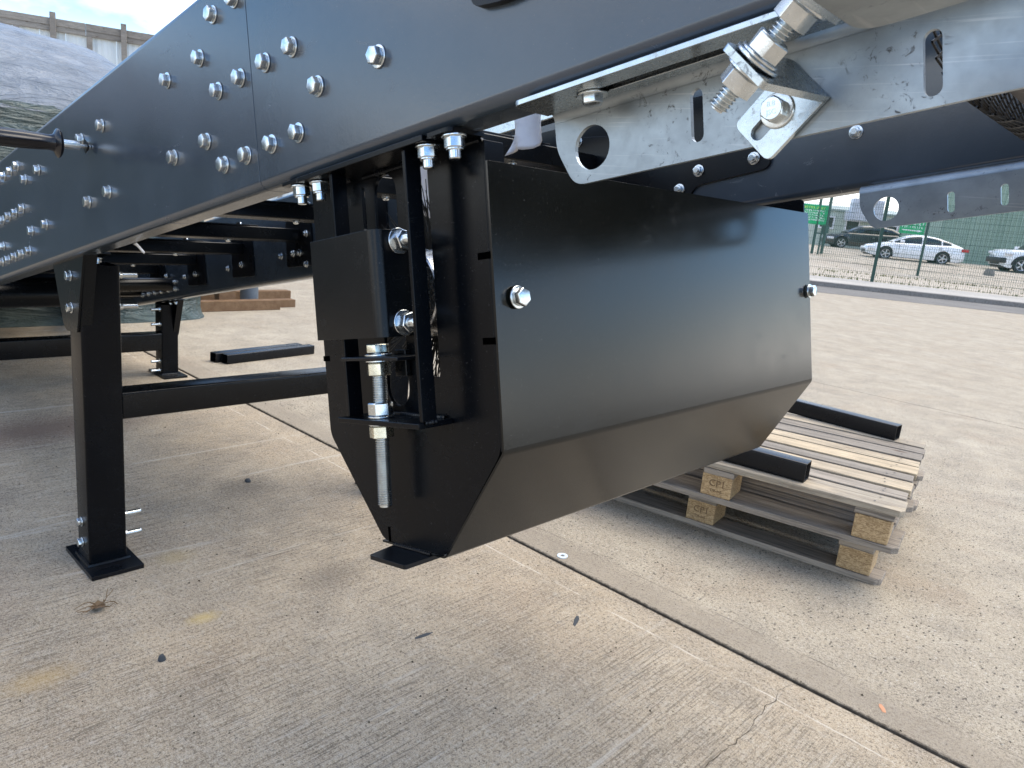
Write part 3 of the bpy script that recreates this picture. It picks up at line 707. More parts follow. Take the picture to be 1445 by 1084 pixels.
# ------------------------------------------------------------------ galvanised bracket (near side)
def L_bracket(yw, yo, a0, a1, parent, label, flip=1, slots=(), topslots=()):
    t = .005
    hole = slot(a0+.047, 1.203, .043, .043)
    outl = rpoly([(a0,1.2330), (a0+.002,1.205), (a0+.022,1.1655), (a1,1.1655), (a1,1.2330)], [0,.01,.012,.0,0], 5)
    web = W('galvanised_bracket', prism([outl, hole]+[slot(s, pz_, w_, h_) for s, pz_, w_, h_ in slots], A, P, Y*flip, B(0, yw, 0), t), 'galv', parent, .0007)
    tag(web, label)
    # bend and top flange
    bp = bend([(yw, 1.2330-.0003), (yw, 1.2430-.0), (yo, 1.2430-.0)], .0085, 7)
    pts = sheet(bp, t*(1 if flip < 0 else -1))
    W('bracket_bend', prism([pts], Y, P, A, B(a0+.001, 0, 0), .001), 'galv', web)
    return web
# flange with a long slot is its own plate so the slot is a real opening
def full_bracket(yw, yo, a0, a1, slots, fslots, label, s, edge='galv_edge'):
    t = .005; hole = slot(a0+.047, 1.199, .044, .044, 0, 14)
    outl = rpoly([(a0,1.232), (a0+.001,1.205), (a0+.022,1.1650), (a1,1.1650), (a1,1.232)], [0,.01,.014,0,0], 6)
    web = W('galvanised_bracket', prism([outl, hole]+[slot(x, z, w_, h_) for x, z, w_, h_ in slots], A, P, Y*s, B(0, yw, 0), t), 'galv', conv, .0006, False); tag(web, label)
    r = .011
    arc = []
    yc = yw-s*(r-t) if False else yw
    # quarter bend from web (going up) to flange (going away from web)
    pth = bend([(yw, 1.2322), (yw, 1.2435), (yo, 1.2435)], .0108, 8)[0:10]
    th = 5*0+t
    pts = sheet(pth, -t if s > 0 else t)
    W('bracket_fold', prism([pts], Y, P, A, B(a0, 0, 0), a1-a0), 'galv', web)
    y1 = yw-s*.0109
    fl = rpoly([(a0-.0, y1), (a0+.0, yo), (a1, yo), (a1, y1)], [0,.012,0,0] , 5)
    W('bracket_flange', prism([fl]+[slot(x, yy, w_, h_, math.pi/2) for x, yy, w_, h_ in fslots], A, Y, P, B(0,0,1.2385), .005), edge, web, .0006)
    return web
gbn = full_bracket(.612, .546, -.290, .30, [(-.124,1.203,.0125,.047), (.066,1.196,.0125,.047)], [(-.150,.578,.013,.165), (.09,.578,.013,.10)], 'near galvanised steel angle bracket with a round hole and slots', 1)
gbf = full_bracket(1.500, 1.538, -.284, .55, [(-.130,1.195,.0115,.036), (-.050,1.195,.0115,.036), (.03,1.195,.0115,.036), (.11,1.195,.0115,.036), (.19,1.195,.0115,.036)], [], 'far galvanised steel angle bracket with a round hole and slots', -1)
W('gap_light_stop', bbox(-.285, .10, .560, .604, 1.2437, 1.2478), 'black_paint', gbn)  # black filler added to keep sky light out of the flange slot
BM_under = mesh('bolt_under', join(disc(.0150, 0, .0025), hexhead(.0185, .0075, .0025)), 'zinc', 17, .0003)
bolt(BM_under, B(-.214, .578, 1.2383), -P, gbn)

# clamp: angle plate turned on the bracket, with threaded rod, nuts and washers
cl_o = B(-.047, .6115, 1.188)
th = R(38.5)
cu_ = A*math.cos(th)+P*math.sin(th)      # up the rod
cw_ = A*math.sin(th)-P*math.cos(th)      # across the plate
def CL(u, y, w_): return cl_o+cu_*u+Y*(y-.6115)+cw_*w_
clamp = W('clamp_plate', prism([rpoly([(-.0325,-.0215), (.0300,-.0215), (.0300,.0245), (-.0325,.0245)], [.007,0,0,.007], 5), slot(-.0115, 0, .0125, .034, math.pi/2)], cu_, cw_, -Y, cl_o-Y*.0005, .005), 'galv_edge', gbn, .0009)
tag(clamp, 'bent clamp plate bolted at an angle to the galvanised bracket')
fdir = (-Y*.1015-cu_*.0095).normalized(); fnn = (cu_-fdir*cu_.dot(fdir)).normalized()
W('clamp_leg', prism([rpoly([(-.0225, 0), (.0245, 0), (.0245, .098), (-.0225, .098)], [0,0,.004,.004], 4), slot(-.003, .076, .0165, .0165, 0, 8)], cw_, fdir, fnn, CL(.0275, .6105, 0), .0055), 'galv_edge', clamp, .0012)
cb_f = frame(CL(0, .6062, 0), -Y, A)
L('bolt', mesh('bolt_clamp', join(disc(.0145, 0, .0024), hexhead(.0185, .0095, .0024), ring_tube([(.0086, .0115), (.0090, .0124), (.0086, .0127)], 28)), 'zinc', 17, .0005), cb_f @ Matrix.Rotation(.35, 4, 'Z'), clamp)
for s_, dy in (('8.8', .0034), ('JSC', -.0032)):
    t_ = text_mesh(s_, .0058, .0003, 'galv_edge'); L('marking', t_, Matrix((A, P, -Y)).transposed().to_4x4() if False else (Matrix.Translation(CL(0, .6062-.0127, 0)+P*dy) @ Matrix((A, P, -Y)).transposed().to_4x4()), clamp)
ry = .530
def C2(u): return CL(u, ry, -.0028)
rod('threaded_rod', .0076, C2(-.0160), C2(.085), clamp)
nut(.0245, .0135, C2(.0022), cu_, clamp, 'zinc', .3); washer(.0175, .0026, C2(.0160), cu_, clamp)
washer(.0185, .0028, C2(.0262), cu_, clamp); washer(.0160, .0024, C2(.0291), cu_, clamp); nut(.0245, .0135, C2(.0316), cu_, clamp, 'zinc', .1)
nut(.0245, .0140, C2(.0572), cu_, clamp, 'zinc', .45); washer(.0185, .0028, C2(.0714), cu_, clamp)
# upper tensioner leg the rod runs to, close to the camera
W('tension_plate', prism([rpoly([(-.02,.066), (.022,.066), (.022,.15), (-.02,.15)], .004)], cw_, -Y, cu_, CL(.0744, .6080, 0), .005), 'galv_edge', gbn, .001)
up_ = W('tension_bracket', prism([rpoly([(.054,.30),(.054,.50),(.128,.50),(.145,.30)], [0,.02,.02,0], 6)], A, Y, P, B(0,0,1.194), .006), 'galv', gbn, .001)
tag(up_, 'blurred galvanised tension bracket at the top right edge')
# black mesh guard over a roller near the right edge
gr_c = B(.110, 1.26, 1.318)
roller = W('guarded_roller', tr(ring_tube([(.090, 0), (.094, .004), (.094, .636), (.090, .64)], 40), frame(gr_c-Y*.32, Y)), 'roller_grey', conv)
V, F = [], []
def gpt(u, v):   # u around, v along
    an = u; r = .122; return gr_c+(A*math.cos(an)+P*math.sin(an))*r+Y*(v)
ns_ = 16
for sgn in (1, -1):
    for k in range(-18, 44):
        pts = []
        for i in range(41):
            v = -.34+.68*i/40; u = math.pi*.80+k*.150+sgn*(v+.34)/.122*.42
            if math.pi*.80 <= u <= math.pi*2.05: pts.append((u, v))
            elif pts: break
        for (q0, q1) in zip(pts, pts[1:]):
            a0_ = gpt(*q0); a1_ = gpt(*q1); nn = (a0_-gr_c); nn -= Y*nn.dot(Y); nn.normalize(); sd_ = (a1_-a0_).cross(nn).normalized()*.0014
            b = len(V); V += [a0_-sd_, a0_+sd_, a1_+sd_, a1_-sd_, a0_-sd_+nn*.002, a0_+sd_+nn*.002, a1_+sd_+nn*.002, a1_-sd_+nn*.002]
            F += [(b,b+1,b+2,b+3), (b+4,b+5,b+6,b+7), (b,b+3,b+7,b+4), (b+1,b+2,b+6,b+5)]
W('mesh_guard', (V, F), 'rubber', conv, 0, False)

# ------------------------------------------------------------------ pull handle
hp = Vector((-1.828, .56, 1.100))
def hm(y0): return frame(hp+Vector((0, y0-.56, 0)), -Y)
W_ = W('pull_pin', tr(ring_tube([(.0045, 0), (.0045, .03)], 26), hm(.559)), 'zinc', conv); tag(W_, 'spring pull pin with black grip sticking out of the near beam')
me = mesh('handle_collar', hexhead(.0165, .036, 0), 'zinc', 17, .0003); L('collar', me, hm(.538), W_)
W('pin_head', tr(join(tr(ring_tube([(.002, 0), (.016, .010)], 4), Matrix.Identity(4)), ), hm(.559)), 'black_paint', W_, 0, False)
prof = [(.012, -.001), (.026, .000), (.0295, .003), (.0300, .006), (.026, .009), (.018, .013), (.0155, .020), (.0160, .04), (.0172, .07), (.0178, .10), (.0172, .125), (.0150, .137), (.015, .150), (.019, .160), (.019, .185), (.014, .192)]
n = 40; V, F = [], []
M_ = hm(.502)
for r, z in prof:
    for i in range(n):
        a_ = 2*math.pi*i/n; rr_ = r*(1+(.055*math.cos(8*a_) if .02 < z < .13 else 0)); V.append(M_ @ Vector((rr_*math.cos(a_), rr_*math.sin(a_), z)))
for k in range(len(prof)-1):
    for i in range(n): F.append((k*n+i, k*n+(i+1) % n, (k+1)*n+(i+1) % n, (k+1)*n+i))
F.append(tuple(range(n))); F.append(tuple(range((len(prof)-1)*n, len(prof)*n)))
W('grip', (V, F), 'grip', W_, 0, 40)
bpy.context.view_layer.update()
# ------------------------------------------------------------------ pallets
def board(x0, x1, y0, y1, z0, z1, mat, parent, M_, name='plank', cham=0):
    x0 += random.uniform(-.004, .004); x1 += random.uniform(-.004, .004)
    vf = prism([rpoly([(x0,y0), (x1,y0), (x1,y1), (x0,y1)], .0) if not cham else [(x0+cham,y0),(x1-cham,y0),(x1,y0+cham),(x1,y1-cham*0),(x0,y1),(x0,y0+cham)]], (1,0,0), (0,1,0), (0,0,1), (0,0,z0), z1-z0)
    return piece(name, vf, mat, parent, M_)
def piece(name, vf, mat, parent, M_, bevel=.0025):
    vs_ = [Vector(v) for v in vf[0]]; lo = Vector([min(v[i] for v in vs_) for i in range(3)]); hi = Vector([max(v[i] for v in vs_) for i in range(3)]); c = (lo+hi)/2
    me = mesh(name, ([v-c for v in vs_], vf[1]), mat, False, bevel)
    tilt = Matrix.Rotation(random.uniform(-.003, .003), 4, 'X') @ Matrix.Rotation(random.uniform(-.002, .002), 4, 'Y') @ Matrix.Rotation(random.uniform(-.004, .004), 4, 'Z')
    return L(name, me, M_ @ Matrix.Translation(c) @ tilt, parent)
def pallet(corner, rz, Lx, Wy, top_mat, low_mat, label, bx, cyrot=0):
    t = empty('pallet', corner, label, 'pallet', 'stacked wooden pallets', R(rz)); M_ = wl(t)
    # bottom boards
    for y in (0, Wy/2-.05, Wy-.10): board(-Lx, .012, y, y+.105, 0, .021, low_mat, t, M_, cham=.018)
    for y0 in (0,):
        pass
    for x in bx:
        for j, y in enumerate((.004, Wy/2-.065, Wy-.135)):
            b = piece('block', box(x-.052, x+.052, y, y+.13, .0215, .099), 'chipboard', t, M_, .003)
            if j == 0 and abs(x-bx[1]) < .01 and text_ok:
                tm = text_mesh('CP1', .034, .0006, 'twig'); L('stamp', tm, M_ @ Matrix.Translation((x+.002, y-.0008, .068)) @ Matrix.Rotation(math.pi/2, 4, 'X'), b)
                tm = text_mesh('DE-HB', .014, .0005, 'twig'); L('stamp', tm, M_ @ Matrix.Translation((x+.002, y-.0008, .042)) @ Matrix.Rotation(math.pi/2, 4, 'X'), b)
        board(x-.055, x+.055, .0, Wy, .0995, .1205, 'wood_old', t, M_)
    ws = [.118,.080,.098,.078,.100,.078,.098,.080,.100]; gap = (Wy-sum(ws))/(len(ws)-1); y = 0
    for i, w_ in enumerate(ws):
        mt = top_mat if not isinstance(top_mat, list) else top_mat[i % len(top_mat)]
        b = board(-Lx, 0, y, y+w_, .121, .143+random.uniform(-.001, .001), mt, t, M_, cham=.012 if i == 0 else 0)
        for x in bx:
            for q in (.28, .72):
                pass
        y += w_+gap
    # nail heads joined: far too small to pick out singly
    V, F = [], []; y = 0
    for w_ in ws:
        for x in bx:
            for q in (.3, .7):
                k = len(V); cx_, cy_ = x+random.uniform(-.012, .012), y+w_*q
                for i in range(6): V.append(M_ @ Vector((cx_+.0035*math.cos(i*math.pi/3), cy_+.0035*math.sin(i*math.pi/3), .1446)))
                F.append(tuple(range(k, k+6)))
        y += w_+gap
    n_ = W('nail_heads', (V, F), 'stone_dark', t, 0, False); n_['kind'] = 'stuff'
    return t
text_ok = True
random.seed(21)
pallet((-.585, 2.43, 0), 8.9, 1.14, .98, 'wood_old', 'wood_old', 'weathered grey wooden pallet lying on the concrete under the other pallet', (-.075, -.60, -1.08))
random.seed(26)
pallet((-.539, 2.365, .1445), 11.3, 1.10, 1.0, ['wood_new','wood_old','wood_new','wood_old','wood_new','wood_new','wood_old','wood_old','wood_new'], 'wood_old', 'wooden pallet with pale new deck boards on top of the grey pallet', (-.075, -.565, -1.04))
def steel_tube(name, loc, rz, ln, w_, h_, label, group=None, axis='x', t=.004, mat='black_paint', cat='steel tube'):
    e = prism([rpoly([(-w_/2,0),(w_/2,0),(w_/2,h_),(-w_/2,h_)], .006), rpoly([(-w_/2+t,t),(w_/2-t,t),(w_/2-t,h_-t),(-w_/2+t,h_-t)], .003)], (0,1,0), (0,0,1), (1,0,0), (0,0,0), ln)
    o = L(name, mesh(name, e, mat, 30, .0008), Matrix.Translation(Vector(loc)) @ Matrix.Rotation(R(rz), 4, 'Z'), None)
    return tag(o, label, cat, group)
steel_tube('steel_tube', (-.838, 2.362, .2885), 180+8, .95, .062, .064, 'black square steel tube lying across the front boards of the top pallet', 'black tubes on the pallets')
steel_tube('steel_tube', (-.828, 3.262, .2885), 180-1, .95, .062, .062, 'black square steel tube lying along the back boards of the top pallet', 'black tubes on the pallets')
steel_tube('steel_tube', (-4.208, 1.985, .0), 90+8.4, .655, .062, .058, 'short black square tube on the concrete, right of its pair behind the crossbar', 'black tubes on the ground')
steel_tube('steel_tube', (-4.273, 1.945, .0), 90+8.4, .640, .062, .058, 'short black square tube on the concrete, left of its pair behind the crossbar', 'black tubes on the ground')

# ------------------------------------------------------------------ covered heap on the left
def heap_mesh(levels, seed, nseg=150, ampl=.03, fold=.05, cx=-8.5, cy=-.45, hx=2.8, hy=3.07, e=.28):
    V, F = [], []
    for (z, ins) in levels:
        for i in range(nseg):
            a = 2*math.pi*i/nseg; c, s_ = math.cos(a), math.sin(a)
            x = (hx-ins)*abs(c)**e*(1 if c >= 0 else -1); y = (hy-ins*.22)*abs(s_)**e*(1 if s_ >= 0 else -1)
            q = Vector((cx+x, cy+y, z)); nn = Vector((x/hx, y/hy, .25)).normalized()
            f1 = noise.fractal(Vector((q.x*1.3+seed, q.y*1.3, q.z*1.1)), .9, 2.1, 5)
            rid = abs(noise.noise(Vector((q.x*2.2, q.y*2.2, q.z*.7+seed+f1)))) 
            q += nn*(ampl*f1*2+fold*(.5-rid*2))*(0.15 if z < .01 else 1)
            q.z = max(q.z+ampl*.8*noise.fractal(q*2.3, 1, 2, 4)*(0 if z < .01 else 1), .002 if z < .01 else .01)
            V.append(q)
    for k in range(len(levels)-1):
        for i in range(nseg): j = (i+1) % nseg; F.append((k*nseg+i, k*nseg+j, (k+1)*nseg+j, (k+1)*nseg+i))
    return V, F
hp_ = empty('covered_heap', (-8.5, -.45, 0), 'large heap under a silver sheet and crumpled dark green tarpaulin behind the near beam', 'covered heap')
lv = [(0, -.05)]+[(z, .02+.10*(z/1.4)) for z in [i*.055 for i in range(1, 27)]]+[(1.49, .20), (1.52, .3)]
W('green_tarpaulin', heap_mesh(lv, 3.3, 420, .03, .12, e=.10), 'tarp_green', hp_, 0, 80)
lv = [(1.36+.0, .085), (1.40, .075), (1.46, .10)]+[(1.46+.64*math.sin(math.pi/2*(i/16)**.85), .10+1.75*(i/16)) for i in range(1, 17)]+[(2.12+.05*i, 1.85+.3*i) for i in range(1, 4)]
vf = heap_mesh(lv, 8.1, 300, .008, .012); n_ = 300; k = len(lv)-1
vf[1].append(tuple(range(k*n_, (k+1)*n_)))
W('silver_sheet', vf, 'tarp_silver', hp_, 0, 80)

# rusty sections and pipe standing behind the conveyor
def beam_box(name, x0, x1, y0, y1, z0, z1, mat, label, cat='steel section', grp=None, M_=None):
    vf = box(x0, x1, y0, y1, z0, z1)
    o = W(name, vf, mat, None, .004); tag(o, label, cat, grp); return o
beam_box('rusty_beam', -6.12, -6.03, 2.60, 3.36, 0, .088, 'rust_mat', 'rusty brown steel beam lying nearest, behind the conveyor beside the green tarpaulin')
beam_box('rusty_beam', -6.24, -6.15, 3.20, 3.58, 0, .070, 'rust_mat', 'short pale rusty beam end sticking out on the right behind the rusty beam')
beam_box('rusty_beam', -6.72, -6.62, 2.90, 3.80, 0, .085, 'rust_mat', 'rusty brown beam lying behind the upright post and the grey pipe')
beam_box('rusty_post', -6.22, -6.13, 2.84, 2.99, 0, .60, 'rust_mat', 'upright rusty steel post beside the grey pipe', 'steel post')
o = W('grey_pipe', tr(ring_tube([(.075,0), (.08,.004), (.08,.50), (.07,.504)], 28), Matrix.Translation((-6.42, 3.26, 0))), 'grey_pipe'); tag(o, 'upright dark grey pipe standing between the rusty beams', 'pipe')

# ------------------------------------------------------------------ timber topped fence on the left
fa = Vector((-25, 5.565, 0)); fb = Vector((-23.6, 8.8, 0)); fd = (fb-fa).normalized(); fn = Vector((fd.y, -fd.x, 0))
tf = empty('timber_fence', fa, 'tall fence of white vertical sheets with weathered timber rails and posts behind the covered heap', 'fence')
Mf = Matrix((fd, -fn, Vector((0,0,1)))).transposed().to_4x4(); Mf.translation = fa
random.seed(5)
for i in range(10):
    x0 = -14+3.2*i
    piece('rail', box(x0, x0+3.19, -.09, .0, 4.80, 4.985), 'wood_fence', tf, Mf, .006)
    piece('rail', box(x0, x0+3.19, -.07, .0, 4.66, 4.803), 'wood_fence', tf, Mf, .006)
for i in range(32):
    x = -13.4+.86*i; tall = i % 2
    piece('post', box(x-.07, x+.07, -.17 if tall else -.13, -.092, 0, 5.13 if tall else 4.65), 'wood_fence', tf, Mf, .006)
V, F = [], []
for i in range(46):
    x0 = -14+.62*i; V, F = [], []
    for k in range(9):
        u = k/8; V += [(x0+.615*u, .02+(.018 if k % 2 else 0), 0), (x0+.615*u, .02+(.018 if k % 2 else 0), 4.69)]
    for k in range(8): F.append((2*k, 2*k+2, 2*k+3, 2*k+1))
    o = W('panel', tr((V, F), Mf), 'sheet_white', tf, 0, False)

# ------------------------------------------------------------------ green mesh fences
def mesh_fence(p0, d, s0, s1, posts, h, label, zb, phs=.055, r=.0034, zp=None):
    d = Vector(d).normalized(); nrm = Vector((d.y, -d.x, 0)); p0 = Vector(p0)
    t = empty('mesh_fence', p0+Vector((0,0,zb)), label, 'fence')
    V, F = [], []
    def bar(a, b, r_):
        ax = (b-a).normalized(); x = ax.orthogonal().normalized()*r_; y = ax.cross(x)
        k = len(V); V.extend([a+x, a+y, a-x, a-y, b+x, b+y, b-x, b-y]); F.extend([(k,k+1,k+5,k+4), (k+1,k+2,k+6,k+5), (k+2,k+3,k+7,k+6), (k+3,k,k+4,k+7)])
    s = s0
    while s < s1:
        q = p0+d*s; bar(q+Vector((0,0,zb+.04)), q+Vector((0,0,zb+h-.03)), r); s += phs
    z = zb+.06
    while z < zb+h:
        bar(p0+d*s0+nrm*.006+Vector((0,0,z)), p0+d*s1+nrm*.006+Vector((0,0,z)), r*1.3); z += .2
    o = W('wire_mesh', (V, F), 'green_post', t, 0, False); o['kind'] = 'stuff'
    for s in posts:
        q = p0+d*s
        M_ = Matrix((d, nrm, Vector((0,0,1)))).transposed().to_4x4(); M_.translation = q-nrm*.045+Vector((0,0,zb-.1))
        piece('post', box(-.045, .045, -.035, .035, 0, h+.12), 'green_post', t, M_, .006)
    return t
mesh_fence((-7.209, 22.363, 0), (.915, .404, 0), -4, 14, (-3.4, 0, 5.6, 11.2), 3.3, 'near green wire mesh fence standing on the kerb, in front of the white car', .10)
mesh_fence((-9.234, 33.911, 0), (.93, -.37, 0), -5.55, 14, (0, 5.4, 10.8), 2.95, 'farther green wire mesh fence beyond the kerb fence', .04, .06, .0040)
gt = empty('gate', (-14.8, 36.5, 0), 'narrow green steel gate frame with a lock box left of the parked cars', 'gate')
gd = Vector((.23, .97, 0)).normalized()
M_ = Matrix((gd, Vector((gd.y, -gd.x, 0)), Vector((0,0,1)))).transposed().to_4x4(); M_.translation = (-14.8, 36.5, 0)
piece('gate_post', box(-.05, .05, -.05, .05, 0, 3.7), 'green_post', gt, M_); piece('gate_post', box(.72, .82, -.05, .05, 0, 3.7), 'green_post', gt, M_)
piece('gate_rail', box(.05, .72, -.03, .03, .0, .07), 'green_post', gt, M_); piece('gate_rail', box(.05, .72, -.03, .03, 1.45, 1.52), 'green_post', gt, M_)
piece('lock_box', box(.62, .92, -.08, .08, 1.52, 1.86), 'green_post', gt, M_); piece('gate_rail', box(.05, .72, -.03, .03, 3.5, 3.57), 'green_post', gt, M_)

def signboard(c, d, w_, h_, label, rows, posts=True, band=False):
    d = Vector(d).normalized(); nrm = Vector((d.y, -d.x, 0)); c = Vector(c)
    t = empty('sign', (c.x, c.y, 0), label, 'sign')
    M_ = Matrix((d, Vector((0,0,1)), nrm)).transposed().to_4x4(); M_.translation = c
    random.seed(len(rows)*7)
    L('board', mesh('board', box(-w_/2, w_/2, -h_/2, h_/2, -.02, 0), 'sign_green', False, .003), M_, t)
    y = h_/2-h_*.10
    for kind, hh, mat in rows:
        x = -w_*.44; V, F = [], []
        if kind == 'bar':
            V, F = box(-w_*.40, w_*.42, y-hh, y, .002, .005)
        elif kind == 'arrow':
            V, F = join(box(-w_*.40, w_*.25, y-hh*.7, y-hh*.3, .002, .005), prism([[(w_*.22, y), (w_*.42, y-hh*.5), (w_*.22, y-hh)]], (1,0,0), (0,1,0), (0,0,1), (0,0,.002), .003))
        else:
            while x < w_*.40:
                ww = random.uniform(.3, .75)*hh
                st = hh*.16
                g_ = random.randint(0, 3)
                if g_ == 0: parts = [box(x, x+st, y-hh, y, .002, .005), box(x, x+ww, y-st, y, .0021, .0051)]
                elif g_ == 1: parts = [box(x, x+st, y-hh, y, .002, .005), box(x+ww-st, x+ww, y-hh, y, .002, .005), box(x, x+ww, y-hh*.6, y-hh*.45, .0021, .0051)]
                elif g_ == 2: parts = [box(x, x+st, y-hh, y, .002, .005), box(x, x+ww, y-hh, y-hh+st, .0021, .0051)]
                else: parts = [box(x, x+ww, y-st, y, .002, .005), box(x+ww*.4, x+ww*.4+st, y-hh, y, .0021, .0051)]
                jn = join(*parts); k = len(V); V += jn[0]; F += [tuple(i+k for i in f) for f in jn[1]]
                x += ww*1.25+(hh*.5 if random.random() < .22 else 0)
        L('lettering', mesh('lettering', (V, F), mat, False), M_, t); y -= hh*1.55
    if posts:
        for x in (-w_*.42, w_*.42): piece('sign_post', box(x-.03, x+.03, -c.z, h_/2, -.08, -.022), 'green_post', t, M_)
    return t
signboard((-14.95, 36.3, 2.34), (.734, .678, 0), 1.3, .92, 'green notice board with a yellow heading and white lines beside the gate', [('text', .10, 'sign_yellow')]+[('text', .07, 'sign_white')]*5)
signboard((-13.15, 45.6, 2.35), (.734, .678, 0), 1.38, .70, 'green direction sign with white lettering above the roof of the white car', [('text', .14, 'sign_white'), ('text', .10, 'sign_white'), ('arrow', .14, 'sign_white')])

# ------------------------------------------------------------------ buildings
def ribwall(name, p0, d, ln, z0, z1, pitch, dep, mat, parent):
    d = Vector(d).normalized(); nrm = Vector((d.y, -d.x, 0)); V, F = [], []; n = int(ln/pitch); p0 = Vector(p0)
    for i in range(n):
        for (u, o_) in ((0, 0), (.62, 0), (.70, dep), (.92, dep)):
            q = p0+d*(pitch*(i+u))+nrm*o_; V += [Vector((q.x, q.y, z0)), Vector((q.x, q.y, z1))]
    for k in range(len(V)//2-1): F.append((2*k, 2*k+2, 2*k+3, 2*k+1))
    return W(name, (V, F), mat, parent, 0, False)
cd = Vector((.734, .679, 0)).normalized(); cn = Vector((cd.y, -cd.x, 0))
b1 = empty('green_building', (-23.43, 58.18, .8), 'long low pale green clad building behind the dark car with a white clad entrance box', 'building')
q0 = Vector((-23.43, 58.18, 0))-cd*14
ribwall('wall', q0, cd, 36, .5, 3.55, .9, .03, 'clad_pale', b1)
W('eaves', tr(box(0, 36, -.12, .12, 3.5, 3.66), Matrix.Translation(q0) @ Matrix((cd, -cn, Vector((0,0,1)))).transposed().to_4x4()), 'clad_roof', b1)
Mb = Matrix((cd, -cn, Vector((0,0,1)))).transposed().to_4x4(); Mb.translation = Vector((-23.43, 58.18, 0))
W('roof', tr(([(-14,-.1,3.60), (22,-.1,3.60), (22,12,4.5), (-14,12,4.5)], [(0,1,2,3)]), Mb), 'clad_roof', b1, 0, False)
W('wall', tr(box(-14, -13.9, .1, 12, .5, 3.6), Mb), 'clad_pale', b1)
for i in range(11):
    piece('cladding_strip', box(2.08+.215*i, 2.08+.215*i+.19, -.62, -.55, 2.95, 4.55), 'clad_white', b1, Mb, .01)
piece('entrance_box', box(2.05, 4.42, -.55, -.05, 2.90, 4.52), 'clad_white', b1, Mb, .01)
piece('entrance_box', box(1.75, 4.6, -.40, -.05, 2.88, 3.6), 'clad_white', b1, Mb, .01)
for x0, x1, z0_, z1_ in ((2.05, 2.98, 2.18, 2.86), (.02, .98, 2.25, 3.0), (5.1, 5.9, 2.18, 2.75), (-3.2,-2.2,2.2,3.0), (8.0,9.0,2.2,2.9)):
    fr = piece('window', join(box(x0-.12, x1+.12, -.14, -.06, z1_, z1_+.12), box(x0-.12, x1+.12, -.14, -.06, z0_-.12, z0_), box(x0-.12, x0, -.14, -.06, z0_, z1_), box(x1, x1+.12, -.14, -.06, z0_, z1_)), 'window_white', b1, Mb, 0)
    piece('pane', box(x0, x1, -.09, -.07, z0_, z1_), 'window_dark', fr, Mb, 0)
b2 = empty('green_warehouse', (-12.41, 46.35, .65), 'tall darker green ribbed metal warehouse behind the white car and the white off-roader', 'building')
gd_ = Vector((.83, .55, 0)).normalized(); Mg = Matrix((gd_, Vector((-gd_.y, gd_.x, 0)), Vector((0,0,1)))).transposed().to_4x4(); Mg.translation = Vector((-12.1, 47.2, 0))
for i in range(40):
    ribwall('wall_sheet', Vector((-12.1, 47.2, 0))+gd_*(1.0*i), gd_, 1.01, .5, 6.3, .25, .045, 'clad_green', b2)
W('wall', tr(box(-.02, .02, .0, 7, .5, 6.3), Mg), 'clad_green', b2); W('roof', tr(([(-.1,-.1,6.32), (40,-.1,6.32), (40,8,7.4), (-.1,8,7.4)], [(0,1,2,3)]), Mg), 'clad_roof', b2, 0, False)
W('gutter', tr(box(-.1, 40, -.16, -.02, 6.2, 6.34), Mg), 'clad_roof', b2)

